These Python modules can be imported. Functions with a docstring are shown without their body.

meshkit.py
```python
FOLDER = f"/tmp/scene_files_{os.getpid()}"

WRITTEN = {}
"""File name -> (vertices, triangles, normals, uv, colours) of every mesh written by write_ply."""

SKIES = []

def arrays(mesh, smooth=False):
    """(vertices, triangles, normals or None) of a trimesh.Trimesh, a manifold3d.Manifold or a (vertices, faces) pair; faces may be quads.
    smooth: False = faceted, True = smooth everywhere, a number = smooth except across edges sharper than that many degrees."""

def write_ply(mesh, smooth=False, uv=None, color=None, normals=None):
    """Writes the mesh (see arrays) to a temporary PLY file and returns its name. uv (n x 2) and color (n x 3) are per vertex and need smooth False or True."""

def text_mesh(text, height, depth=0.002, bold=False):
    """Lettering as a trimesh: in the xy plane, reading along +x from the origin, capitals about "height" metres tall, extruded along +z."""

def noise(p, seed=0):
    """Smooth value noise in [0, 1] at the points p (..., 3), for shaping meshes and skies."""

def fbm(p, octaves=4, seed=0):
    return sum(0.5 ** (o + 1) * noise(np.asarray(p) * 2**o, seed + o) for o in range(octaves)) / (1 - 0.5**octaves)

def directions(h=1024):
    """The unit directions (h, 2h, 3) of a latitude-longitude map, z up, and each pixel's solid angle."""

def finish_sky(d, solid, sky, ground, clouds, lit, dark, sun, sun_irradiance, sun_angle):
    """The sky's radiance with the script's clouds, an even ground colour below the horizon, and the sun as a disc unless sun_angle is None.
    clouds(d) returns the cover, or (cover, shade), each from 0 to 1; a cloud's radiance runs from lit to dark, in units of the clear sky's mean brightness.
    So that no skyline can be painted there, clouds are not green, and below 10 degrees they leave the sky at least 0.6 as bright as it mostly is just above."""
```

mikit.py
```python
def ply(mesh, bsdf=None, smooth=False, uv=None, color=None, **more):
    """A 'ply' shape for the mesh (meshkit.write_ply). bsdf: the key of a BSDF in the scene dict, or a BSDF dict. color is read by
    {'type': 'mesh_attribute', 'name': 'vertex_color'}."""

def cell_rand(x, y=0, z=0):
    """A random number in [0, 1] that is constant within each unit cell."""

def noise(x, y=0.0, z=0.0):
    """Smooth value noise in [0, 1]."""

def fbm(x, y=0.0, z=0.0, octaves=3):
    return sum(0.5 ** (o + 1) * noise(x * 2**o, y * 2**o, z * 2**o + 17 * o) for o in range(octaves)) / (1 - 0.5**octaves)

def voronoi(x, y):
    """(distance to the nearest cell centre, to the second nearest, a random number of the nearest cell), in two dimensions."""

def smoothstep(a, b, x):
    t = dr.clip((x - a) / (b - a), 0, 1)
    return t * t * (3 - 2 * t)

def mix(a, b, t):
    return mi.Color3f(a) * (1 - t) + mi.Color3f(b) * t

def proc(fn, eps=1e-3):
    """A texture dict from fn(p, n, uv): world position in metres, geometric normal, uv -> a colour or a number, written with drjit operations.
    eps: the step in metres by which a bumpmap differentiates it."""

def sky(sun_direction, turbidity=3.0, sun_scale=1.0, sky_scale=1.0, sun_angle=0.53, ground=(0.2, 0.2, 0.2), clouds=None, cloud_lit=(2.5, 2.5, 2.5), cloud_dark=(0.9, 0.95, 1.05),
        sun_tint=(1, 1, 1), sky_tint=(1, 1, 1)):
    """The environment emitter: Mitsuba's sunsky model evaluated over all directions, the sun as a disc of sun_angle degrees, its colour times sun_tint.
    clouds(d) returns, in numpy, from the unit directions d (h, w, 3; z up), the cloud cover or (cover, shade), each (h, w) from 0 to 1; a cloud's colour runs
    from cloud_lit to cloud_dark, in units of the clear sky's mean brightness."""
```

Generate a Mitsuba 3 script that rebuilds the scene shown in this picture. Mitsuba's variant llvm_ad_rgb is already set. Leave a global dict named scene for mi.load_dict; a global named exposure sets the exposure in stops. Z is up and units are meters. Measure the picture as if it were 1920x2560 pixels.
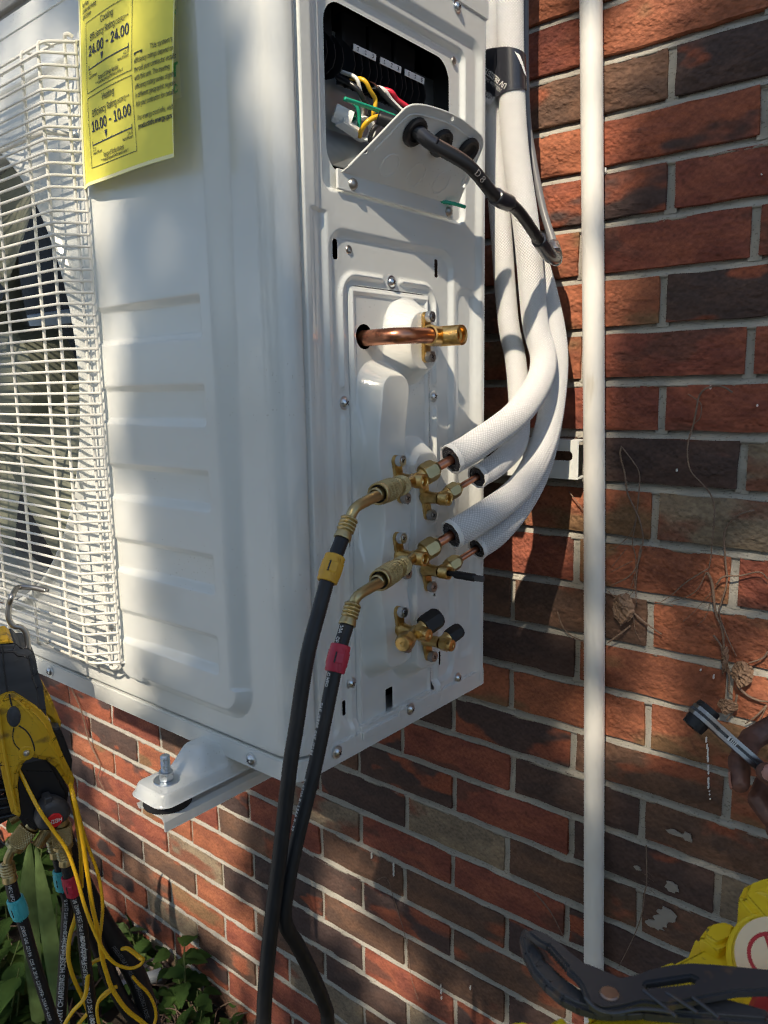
import math, numpy as np, trimesh, drjit as dr, mitsuba as mi, mikit, meshkit
from mikit import proc, noise, fbm, smoothstep, mix, cell_rand
from mitsuba import ScalarTransform4f as T4
import manifold3d as m3
from shapely.geometry import Polygon, Point, box as sbox
PI = math.pi
rng = np.random.default_rng(7)
scene, labels = {'type': 'scene'}, {}

# ------------------------------------------------------------------ camera, sky, exposure
CAM = np.array([0.0, -0.9645, 0.0])            # eye height is z = 0, the wall face is y = 0, the ground lies at z = -1.40
FWD, UP = np.array([-.63102, .75971, -.15702]), np.array([-.08809, .13093, .98747])
scene['camera'] = {'type': 'thinlens', 'fov': 52.52, 'fov_axis': 'x', 'near_clip': 0.02, 'far_clip': 300.0,
                   'aperture_radius': 0.0011, 'focus_distance': 0.86,
                   'to_world': T4().look_at(origin=CAM.tolist(), target=(CAM + FWD).tolist(), up=UP.tolist())}
SUN = np.array([.32, -1.0, .85]); SUN /= np.linalg.norm(SUN)
scene['sky'] = mikit.sky(SUN.tolist(), turbidity=3.5, sun_scale=1.0, sky_scale=.95, ground=(.20, .20, .19), sun_tint=(.93, .98, 1.05), sky_tint=(.90, 1.0, 1.08),
    clouds=lambda d: (.5 * np.clip(meshkit.fbm(d * 2.2 + 3.1, 4) * 2.6 - .8, 0, 1), .2), cloud_lit=(1.7, 1.7, 1.7))
exposure = 2.1
GZ = -1.40

# ------------------------------------------------------------------ helpers
def num(k):
    if k not in scene and k not in labels: return k
    i = 1
    while f'{k}_{i:03d}' in scene or f'{k}_{i:03d}' in labels: i += 1
    return f'{k}_{i:03d}'
def thing(name, label, cat, group=None, kind=None):
    k = num(name); labels[k] = {'label': label, 'category': cat}
    if group: labels[k]['group'] = group
    if kind: labels[k]['kind'] = kind
    return k
def part(parent, name, mesh, bsdf, smooth=35, label=None, kind=None, **kw):
    k = num(f'{parent}__{name}')
    scene[k] = mikit.ply(mesh, bsdf, smooth, **kw)
    if label or kind:
        labels[k] = {}
        if label: labels[k]['label'] = label
        if kind: labels[k]['kind'] = kind
    return k
def solo(name, mesh, bsdf, label=None, cat=None, smooth=35, group=None, kind=None, **kw):
    k = num(name); scene[k] = mikit.ply(mesh, bsdf, smooth, **kw); labels[k] = {}
    if label: labels[k]['label'] = label
    if cat: labels[k]['category'] = cat
    if group: labels[k]['group'] = group
    if kind: labels[k]['kind'] = kind
    return k
cat = lambda *m: trimesh.util.concatenate([x for y in m for x in (y if isinstance(y, (list, tuple)) else [y])])
V = lambda *a: np.array(a, float)
def unit(v): v = np.asarray(v, float); return v / np.linalg.norm(v)
def tm(m):
    if hasattr(m, 'to_mesh'):
        q = m.to_mesh(); return trimesh.Trimesh(q.vert_properties[:, :3], q.tri_verts, process=False)
    return m
def spline(pts, n=8):
    P = np.asarray(pts, float)
    if len(P) < 3: return np.linspace(P[0], P[-1], max(2, n))
    Q = np.vstack([2 * P[0] - P[1], P, 2 * P[-1] - P[-2]]); out = []
    for i in range(1, len(Q) - 2):
        for t in np.arange(n) / n:
            a, b, c, d = Q[i - 1], Q[i], Q[i + 1], Q[i + 2]
            out.append(.5 * (2 * b + (c - a) * t + (2 * a - 5 * b + 4 * c - d) * t * t + (3 * b - a - 3 * c + d) * t ** 3))
    return np.array(out + [P[-1]])
def frames(C, ref=None):
    Tn = np.gradient(C, axis=0); Tn /= np.linalg.norm(Tn, axis=1)[:, None]
    N = np.zeros_like(C)
    if ref is not None:
        for i, t in enumerate(Tn):
            v = ref - t * (ref @ t); N[i] = unit(v)
    else:
        n = np.cross(Tn[0], [.13, .21, 1.0]); n = unit(n)
        for i, t in enumerate(Tn):
            n = n - t * (n @ t); n = unit(n); N[i] = n
    return Tn, N, np.cross(Tn, N)
def tube(pts, r, n=14, k=8, caps=True, raw=False, uv=False, flat=None):
    """Swept tube; r a number or a list per given point; flat=(a,b) squashes the section. uv in metres."""
    C = np.asarray(pts, float) if raw else spline(pts, k)
    R = np.full(len(C), r) if np.isscalar(r) else np.interp(np.linspace(0, 1, len(C)), np.linspace(0, 1, len(r)), r)
    Tn, N, B = frames(C)
    a = np.arange(n + (1 if uv else 0)) / n * 2 * PI
    fa, fb = flat or (1, 1)
    ring = C[:, None] + R[:, None, None] * (fa * np.cos(a)[None, :, None] * N[:, None] + fb * np.sin(a)[None, :, None] * B[:, None])
    m = len(a); v = ring.reshape(-1, 3); f = []
    i = np.arange(len(C) - 1)[:, None] * m; j = np.arange(n)[None]; j2 = (j + 1) if uv else (j + 1) % n
    f = np.stack([i + j, i + j2, i + m + j2, i + j, i + m + j2, i + m + j], -1).reshape(-1, 3)
    f = f[:, ::-1] if False else f
    UV = None
    if uv:
        s = np.r_[0, np.cumsum(np.linalg.norm(np.diff(C, axis=0), axis=1))]
        UV = np.stack([np.tile(a * np.mean(R), len(C)), np.repeat(s, m)], -1)
    if caps and not uv:
        v = np.vstack([v, C[0], C[-1]]); c0, c1 = len(v) - 2, len(v) - 1; q = np.arange(n)
        f = np.vstack([f, np.stack([np.full(n, c0), (q + 1) % n, q], -1), np.stack([np.full(n, c1), q + (len(C) - 1) * m, (q + 1) % n + (len(C) - 1) * m], -1)])
    me = trimesh.Trimesh(v, f, process=False)
    return (me, UV) if uv else me
def basis(d):
    d = unit(d); a = np.cross([0, 0, 1.0], d)
    if np.linalg.norm(a) < .05: a = np.cross([1.0, 0, 0], d)
    a = unit(a); return a, np.cross(d, a), d
def frame_at(o, d, up=None):
    if up is None: a, b, c = basis(d)
    else:
        c = unit(d); a = unit(np.cross(up, c)); b = np.cross(c, a)
    M = np.eye(4); M[:3, 0], M[:3, 1], M[:3, 2], M[:3, 3] = a, b, c, o; return M
def bend(pts, r=.004, n=4):
    P = [np.asarray(p, float) for p in pts]; o = [P[0]]
    for a, b, c in zip(P[:-2], P[1:-1], P[2:]):
        q = min(r, .45 * np.linalg.norm(a - b), .45 * np.linalg.norm(c - b)); u, w = b + unit(a - b) * q, b + unit(c - b) * q
        o += [(1 - t) ** 2 * u + 2 * t * (1 - t) * b + t * t * w for t in np.linspace(0, 1, n)]
    return np.array(o + [P[-1]])
def lathe(prof, o=(0, 0, 0), d=(0, 0, 1), n=28, mod=None):
    """Profile [(radius, height)] turned round d from o. mod(angle, height, radius) -> radius."""
    P = np.asarray(prof, float); a = np.arange(n) / n * 2 * PI
    rr = np.repeat(P[:, :1], n, 1); hh = np.repeat(P[:, 1:], n, 1)
    if mod is not None: rr = mod(np.repeat(a[None], len(P), 0), hh, rr)
    v = np.stack([rr * np.cos(a), rr * np.sin(a), hh], -1).reshape(-1, 3)
    i = np.arange(len(P) - 1)[:, None] * n; j = np.arange(n)[None]; j2 = (j + 1) % n
    f = np.stack([i + j, i + j2, i + n + j2, i + j, i + n + j2, i + n + j], -1).reshape(-1, 3)
    me = trimesh.Trimesh(v, f, process=False); me.apply_transform(frame_at(o, d)); return me
def cyl(o, d, r, h, n=24, c=.0006):
    return lathe([(0, 0), (r - c, 0), (r, c), (r, h - c), (r - c, h), (0, h)], o, d, n)
def hexnut(o, d, r, h, c=.0012, rot=0.0):
    """Hexagonal prism with turned corners."""
    a = np.arange(6) / 6 * 2 * PI + rot
    pr = Polygon(np.c_[np.cos(a), np.sin(a)] * r)
    me = m3.Manifold.extrude(m3.CrossSection([np.array(pr.exterior.coords)[:-1]]), h)
    co = m3.Manifold.revolve(m3.CrossSection([np.array([(0, 0), (r * .9, 0), (r * 1.0, c * 1.6), (r * 1.0, h - c * 1.6), (r * .9, h), (0, h)])]), 40)
    me = tm(me ^ co); me.apply_transform(frame_at(o, d)); return me
def rbox(x0, x1, y0, y1, z0, z1, c=.002):
    """Box with chamfered edges."""
    x0, x1 = min(x0, x1), max(x0, x1); y0, y1 = min(y0, y1), max(y0, y1); z0, z1 = min(z0, z1), max(z0, z1)
    c = min(c, (x1 - x0) / 2.2, (y1 - y0) / 2.2, (z1 - z0) / 2.2); p = []
    for x, sx in ((x0, 1), (x1, -1)):
        for y, sy in ((y0, 1), (y1, -1)):
            for z, sz in ((z0, 1), (z1, -1)):
                p += [(x + sx * c, y + sy * c, z), (x + sx * c, y, z + sz * c), (x, y + sy * c, z + sz * c)]
    return trimesh.convex.convex_hull(np.array(p))
def slab(poly, h, o, ex, ey, c=0.0):
    """A polygon in the plane (ex, ey) at o, thickened along ex x ey; c chamfers both rims."""
    pts = np.array(poly.exterior.coords)[:-1]; holes = [np.array(r.coords)[:-1] for r in poly.interiors]
    def ext(p, hh):
        return m3.Manifold.extrude(m3.CrossSection([np.array(p.exterior.coords)[:-1]] + [np.array(r.coords)[:-1][::1] for r in p.interiors], m3.FillRule.EvenOdd), hh)
    if c > 0:
        q = poly.buffer(-c)
        if q.geom_type != 'Polygon': q = max(q.geoms, key=lambda g: g.area)
        a = ext(poly, h - 2 * c).translate([0, 0, c]) + ext(q, h)
    else: a = ext(poly, h)
    me = tm(a); M = np.eye(4); ex, ey = unit(ex), unit(ey); M[:3, 0], M[:3, 1], M[:3, 2], M[:3, 3] = ex, ey, np.cross(ex, ey), o
    me.apply_transform(M); return me
def rrect(x0, x1, y0, y1, r): return sbox(x0 + r, y0 + r, x1 - r, y1 - r).buffer(r, 6)
def sdr(x, y, x0, x1, y0, y1, r):
    """Signed distance to a rounded rectangle, negative inside."""
    qx = np.abs(x - (x0 + x1) / 2) - (x1 - x0) / 2 + r; qy = np.abs(y - (y0 + y1) / 2) - (y1 - y0) / 2 + r
    return np.hypot(np.maximum(qx, 0), np.maximum(qy, 0)) + np.minimum(np.maximum(qx, qy), 0) - r
def ss(a, b, x): t = np.clip((x - a) / (b - a), 0, 1); return t * t * (3 - 2 * t)
def plat(d, w): t = np.clip(-d / w, 0, 1); return t + .3 * (t * t * (3 - 2 * t) - t)                 # 1 deep inside, 0 at the edge
def sheet(us, vs, pos, mask=None):
    """Grid mesh over us x vs; pos(U,V) -> xyz; mask(U,V): signed distance, cells where it is negative are cut away along its contour."""
    U, W = np.meshgrid(us, vs, indexing='ij')
    if mask is not None:
        d = mask(U, W); e = 2e-4
        gu, gv = (mask(U + e, W) - d) / e, (mask(U, W + e) - d) / e; g = np.maximum(np.hypot(gu, gv), .3)
        lim = 1.05 * max(np.max(np.diff(us)[:]) if len(us) < 2 else np.median(np.diff(us)), np.median(np.diff(vs)))
        near = np.abs(d) < lim
        near &= (d < 0)
        U = np.where(near, U - d * gu / g ** 2, U); W = np.where(near, W - d * gv / g ** 2, W)
        ok = (d > 0) | near
    v = pos(U, W).reshape(-1, 3); n, m = U.shape
    i = (np.arange(n - 1)[:, None] * m + np.arange(m - 1)[None])
    q = np.stack([i, i + m, i + m + 1, i + 1], -1).reshape(-1, 4)
    if mask is not None:
        q = q[ok.ravel()[q].all(1) & (d.ravel()[q] > 0).any(1)]
    f = np.vstack([q[:, [0, 1, 2]], q[:, [0, 2, 3]]])
    me = trimesh.Trimesh(v, f, process=False); me.remove_unreferenced_vertices(); return me
def arr(a, b, n): return np.linspace(a, b, n)
def subdiv(m, s):
    v, f = trimesh.remesh.subdivide_to_size(m.vertices, m.faces, s, max_iter=8); return trimesh.Trimesh(v, f, process=False)
def words(text, h, depth=.0004, bold=False, width=None, fine=.004):
    m = meshkit.text_mesh(text, h, depth, bold); m = trimesh.Trimesh(m.vertices, m.faces, process=False)
    if width: m.vertices[:, 0] *= width / np.ptp(m.vertices[:, 0])
    return subdiv(m, fine)
def text_on_tube(text, C, r, h, s0, face, phi=0.0, flip=False, bold=False):
    """Lettering that runs along a tube of centre line C, starting s0 metres along it, on the side that faces `face`."""
    m = words(text, h, .0003, bold, fine=.0012); x, y, z = m.vertices.T
    s = np.r_[0, np.cumsum(np.linalg.norm(np.diff(C, axis=0), axis=1))]
    Tn, N, B = frames(C, np.asarray(face, float)); y = y - h / 2
    if flip: at = s0 + x.max() - x; y = -y
    else: at = s0 + x
    I = lambda A: np.stack([np.interp(at, s, A[:, k]) for k in range(3)], -1)
    c, nn, bb = I(C), I(N), I(B); a = phi - y / r
    m.vertices = c + (r + .0003 + z)[:, None] * (np.cos(a)[:, None] * nn + np.sin(a)[:, None] * bb); return m
def taubin(m, n=8): trimesh.smoothing.filter_taubin(m, iterations=n); return m
def blobby(bones, res=.004, it=10):
    """bones: [((p, r), (q, s)), ...] -> one smooth body."""
    ms = []
    for (p, r), (q, s) in bones:
        a = m3.Manifold.sphere(r, 20).translate(list(map(float, p))); b = m3.Manifold.sphere(s, 20).translate(list(map(float, q)))
        ms.append(m3.Manifold.batch_hull([a, b]))
    u = m3.Manifold.batch_boolean(ms, m3.OpType.Add).refine_to_length(res)
    m = tm(u); m = trimesh.Trimesh(m.vertices, m.faces, process=True); return taubin(m, it)

# ------------------------------------------------------------------ materials
def rgb(c): return {'type': 'rgb', 'value': list(c)}
def mat(name, color, rough=.5, metal=0.0, coat=0.0, bump=None, scale=.0005, eps=1e-3, spec=.5, sheen=0.0):
    b = {'type': 'principled', 'base_color': proc(color) if callable(color) else rgb(color), 'roughness': proc(rough) if callable(rough) else float(rough),
         'metallic': float(metal), 'clearcoat': float(coat), 'clearcoat_gloss': .95, 'specular': float(spec), 'sheen': float(sheen)}
    if bump is not None: b = {'type': 'bumpmap', 'arbitrary': proc(bump, eps), 'scale': float(scale), 'bsdf': b}
    scene[name] = {'type': 'twosided', 'bsdf': b}; return name
def speck(c, amt=.12, f=60, f2=None):
    c = np.array(c, float)
    return lambda p, n, uv: mi.Color3f(*[float(q) for q in c]) * (1 - amt + 2 * amt * fbm(p.x * f, p.y * f, p.z * f, 3))
PAINT = mat('white_enamel', lambda p, n, uv: mix(mix((.60, .622, .61), (.56, .575, .555), smoothstep(.5, .8, fbm(p.x * 9, p.y * 9, p.z * 5, 4))), (.36, .35, .32), .45 * smoothstep(.86, .92, noise(p.x * 520, p.y * 520, p.z * 400)) * smoothstep(.52, .7, fbm(p.x * 11, p.y * 11, p.z * 11, 3))) , .20, 0, 1.0,
            lambda p, n, uv: fbm(p.x * 330, p.y * 330, p.z * 330, 2), .00012, 6e-4)
INNER = mat('dark_inside', (.012, .013, .016), .55)
WIRE = mat('grille_enamel', (.66, .65, .60), .35, 0, .3)
GALV = mat('galvanised', lambda p, n, uv: mix((.42, .46, .50), (.34, .38, .42), fbm(p.x * 90, p.y * 90, p.z * 90, 2)), .35, .8)
STEEL = mat('steel', (.60, .61, .62), .25, 1.0)
STEELD = mat('steel_dull', (.36, .35, .34), .38, 1.0)
ZINC = mat('zinc', (.62, .66, .70), .22, 1.0)
BRASS = mat('brass', lambda p, n, uv: mix((.72, .50, .20), (.50, .33, .12), smoothstep(.4, .75, fbm(p.x * 160, p.y * 160, p.z * 160, 3))), .30, 1.0, 0, lambda p, n, uv: fbm(p.x * 900, p.y * 900, p.z * 900, 2), .00008, 3e-4)
BRASSD = mat('brass_satin', lambda p, n, uv: mix((.58, .47, .245), (.43, .34, .17), fbm(p.x * 120, p.y * 120, p.z * 120, 3)), .36, 1.0)
COPPER = mat('copper', lambda p, n, uv: mix((.66, .29, .17), (.30, .12, .075), smoothstep(.42, .72, fbm(p.x * 110, p.y * 60, p.z * 110, 4))), .28, 1.0)
RUBBER = mat('black_rubber', (.010, .010, .012), .45, spec=.4)
HOSE = mat('hose_rubber', lambda p, n, uv: mix((.008, .009, .011), (.020, .021, .024), fbm(p.x * 200, p.y * 200, p.z * 60, 3)), .45, spec=.35)
BLACKP = mat('black_plastic', (.010, .011, .014), .38, spec=.4)
GREYP = mat('charcoal_plastic', lambda p, n, uv: mix((.028, .030, .036), (.055, .057, .064), fbm(p.x * 40, p.y * 40, p.z * 140, 3)), .5)
YELLOWR = mat('yellow_rubber', lambda p, n, uv: mix((.62, .36, .012), (.30, .17, .02), smoothstep(.58, .8, fbm(p.x * 70, p.y * 70, p.z * 70, 4))), .45, 0, 0, lambda p, n, uv: fbm(p.x * 500, p.y * 500, p.z * 500, 2), .0002)
CORD = mat('yellow_cord', (.80, .46, .01), .35, 0, .4)
YELLOWB = mat('yellow_band', lambda p, n, uv: mix((.62, .36, .03), (.50, .26, .02), fbm(p.x * 150, p.y * 150, p.z * 150, 3)), .5)
REDB = mat('red_band', (.42, .022, .05), .45)
CYANB = mat('cyan_band', (.06, .42, .46), .45)
LETTER = mat('white_print', (.62, .62, .60), .6)
PALEL = mat('label_white', (.72, .72, .74), .5)
INK = mat('ink', (.03, .032, .04), .6)
INKB = mat('ink_blue', (.045, .05, .085), .6)
GREENI = mat('green_print', (.09, .42, .24), .5)
PVC = mat('pvc', lambda p, n, uv: mix((.74, .73, .69), (.60, .57, .50), smoothstep(.66, .85, fbm(p.x * 60, p.y * 60, p.z * 9, 4))), .28, 0, .3)
GREYW = mat('grey_sheath', (.16, .165, .18), .4)
FOIL = mat('foil', (.8, .8, .8), .18, 1.0, 0, lambda p, n, uv: fbm(p.x * 260, p.y * 260, p.z * 260, 3), .0016, 4e-4)
FOAM = mat('grey_foam', lambda p, n, uv: mix((.03, .03, .035), (.16, .16, .17), smoothstep(.6, .8, noise(p.x * 900, p.y * 900, p.z * 900))), .9, 0, 0, lambda p, n, uv: fbm(p.x * 700, p.y * 700, p.z * 700, 2), .0006, 4e-4)
NYLON = mat('white_nylon', (.78, .79, .78), .35, 0, .3)
def _ins(p, n, uv):
    a, b = dr.sin(uv.x * (2 * PI / .0036)), dr.sin(uv.y * (2 * PI / .0036)); return .5 + .5 * a * b
INSUL = mat('insulation_jacket', lambda p, n, uv: mix((.42, .43, .44), (.88, .88, .88), _ins(p, n, uv)), .45, 0, .1, _ins, .0013, 4e-4)
TAPE = mat('black_tape', (.02, .022, .03), .22, 0, .5)
WG = mat('wire_green', (.012, .33, .20), .35, 0, .4); WY = mat('wire_yellow', (.72, .42, .02), .35, 0, .4); WR = mat('wire_red', (.62, .02, .05), .35, 0, .4); WW = mat('wire_white', (.75, .74, .70), .35, 0, .4)
WB = mat('wire_black', (.02, .02, .022), .3, 0, .4)
FANP = mat('fan_plastic', (.19, .20, .155), .4)
PAPER = mat('yellow_paper', lambda p, n, uv: mix((.82, .77, .11), (.79, .73, .11), fbm(p.x * 30, p.y * 30, p.z * 30, 3)), .7)
PAPERE = mat('paper_edge', (.84, .82, .46), .7)
SKIN = mat('skin', lambda p, n, uv: mix((.125, .058, .044), (.07, .033, .027), smoothstep(.35, .75, fbm(p.x * 120, p.y * 120, p.z * 120, 4))), .45, 0, 0, lambda p, n, uv: fbm(p.x * 500, p.y * 500, p.z * 500, 3), .0005, 4e-4)
NAIL = mat('nail', (.34, .17, .14), .3)
BLACKST = mat('blackened_steel', lambda p, n, uv: mix((.058, .061, .068), (.12, .09, .07), smoothstep(.62, .82, fbm(p.x * 120, p.y * 120, p.z * 120, 4))), .34, .3)
LADY = mat('ladder_yellow', lambda p, n, uv: mix(mix((.80, .60, .012), (.72, .50, .015), fbm(p.x * 60, p.y * 60, p.z * 60, 3)), (.12, .10, .05), smoothstep(.70, .78, fbm(p.x * 95 + 3, p.y * 95, p.z * 95, 4))), .5, 0, 0, lambda p, n, uv: fbm(p.x * 300, p.y * 300, p.z * 300, 3), .0003)
LADR = mat('ladder_red', (.42, .03, .04), .5)
TWIG = mat('dry_twig', lambda p, n, uv: mix((.24, .17, .125), (.12, .08, .06), fbm(p.x * 200, p.y * 200, p.z * 200, 3)), .85)
DEADL = mat('dead_leaf', lambda p, n, uv: mix((.32, .21, .14), (.17, .105, .07), fbm(p.x * 130, p.y * 130, p.z * 130, 4)), .85, 0, 0, lambda p, n, uv: fbm(p.x * 260, p.y * 260, p.z * 260, 3), .0016)
BARK = mat('bark', lambda p, n, uv: mix((.13, .10, .075), (.07, .055, .04), fbm(p.x * 20, p.y * 20, p.z * 6, 4)), .9)
def leafm(name, c, t):
    scene[name] = {'type': 'principledthin', 'base_color': proc(speck(c, .35, 45)), 'roughness': .45, 'diff_trans': t, 'spec_trans': 0.0}; return name
LEAFS = [leafm('leaf_dark', (.05, .095, .028), .5), leafm('leaf_mid', (.08, .145, .04), .6), leafm('leaf_pale', (.12, .18, .07), .6)]
SOIL = mat('soil', lambda p, n, uv: mix((.075, .06, .045), (.025, .02, .016), fbm(p.x * 25, p.y * 25, p.z * 25, 4)), .95, 0, 0, lambda p, n, uv: fbm(p.x * 60, p.y * 60, 0, 4), .012, 3e-3)
MORTAR = mat('mortar', lambda p, n, uv: mix(mix((.40, .385, .34), (.30, .287, .255), fbm(p.x * 45, p.y * 45, p.z * 45, 4)), (.24, .225, .195), smoothstep(.72, .84, noise(p.x * 420, p.y * 420, p.z * 420))), .95, 0, 0,
             lambda p, n, uv: fbm(p.x * 330, p.y * 330, p.z * 330, 3), .0018, 6e-4)
SMEAR = mat('mortar_smear', (.30, .275, .24), .95, 0, 0, lambda p, n, uv: fbm(p.x * 400, p.y * 400, p.z * 400, 3), .0016, 5e-4)
WHITEP = mat('white_spatter', (.78, .77, .74), .6)
SIDING = mat('grey_siding', speck((.30, .295, .28), .06, 8), .7)

# ------------------------------------------------------------------ ground and house wall
gx = np.r_[-60, -20, -6, arr(-3.4, .6, 60), 4, 20, 60]; gy = np.r_[-60, -20, -6, -3, arr(-1.6, .2, 30)]
solo('ground', sheet(gx, gy, lambda U, W: np.stack([U, W, GZ - .02 + .05 * meshkit.fbm(np.stack([U * 3, W * 3, 0 * U], -1), 3)], -1)), SOIL, kind='structure')
solo('driveway', sheet(arr(-14, 14, 40), arr(-14, -1.15, 24), lambda U, W: np.stack([U, W, GZ + .035 + .004 * meshkit.noise(np.stack([U * 2, W * 2, 0 * U], -1))], -1)), mat('concrete', lambda p, n, uv: mix((.36, .37, .37), (.28, .29, .29), fbm(p.x * 3, p.y * 3, 0, 4)), .9), kind='structure')
def brickmat(name, a, b, c, lo, hi, f=9.0, cf=1.0):
    """a mottled with b, burnt or bare patches of c where a slow noise exceeds lo..hi."""
    def col(p, n, uv):
        g = fbm(p.x * 260, p.y * 260, p.z * 260, 3); k = fbm(p.x * f * 2.6, p.y * 9, p.z * f * 4.5, 4)
        q = smoothstep(lo, hi, fbm(p.x * f + 5, p.y * 5, p.z * f * 1.8 + 9, 4))
        base = mix(mix(a, b, smoothstep(.3, .72, k)), c, q * cf)
        return base * (.50 + .96 * g)
    return mat(name, col, .92, 0, 0, lambda p, n, uv: fbm(p.x * 300, p.y * 300, p.z * 300, 3) + 1.6 * fbm(p.x * 45, p.y * 45, p.z * 75, 3), .0032, 7e-4)
BR = {'r': brickmat('brick_red', (.27, .083, .050), (.19, .057, .040), (.14, .055, .04), .60, .70),
      'o': brickmat('brick_orange', (.33, .115, .060), (.235, .082, .046), (.20, .115, .06), .56, .70),
      'd': brickmat('brick_dark', (.066, .044, .040), (.090, .054, .045), (.26, .075, .04), .66, .74),
      'b': brickmat('brick_brown', (.15, .082, .054), (.10, .06, .045), (.27, .085, .045), .60, .72),
      't': brickmat('brick_tan', (.25, .195, .135), (.185, .145, .105), (.20, .085, .055), .52, .66),
      'm': brickmat('brick_mixed', (.30, .09, .048), (.24, .075, .045), (.07, .045, .042), .46, .56)}
CP, BL = .0677, .2045
idx = [.24, 1.19, 2.15, 3.07, 4.01, 4.97, 5.95, 6.9, 7.88, 8.88, 9.91, 10.95, 12, 13, 14.03, 15, 16, 17, 18.03, 19, 20, 20.97] + [21.93 + .96 * i for i in range(9)]
BED = {k: .4709 - v * CP for k, v in enumerate(idx)}
for k in (-1, -2, -3): BED[k] = BED[0] - k * .0655
K0, K1 = -3, 29
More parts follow.
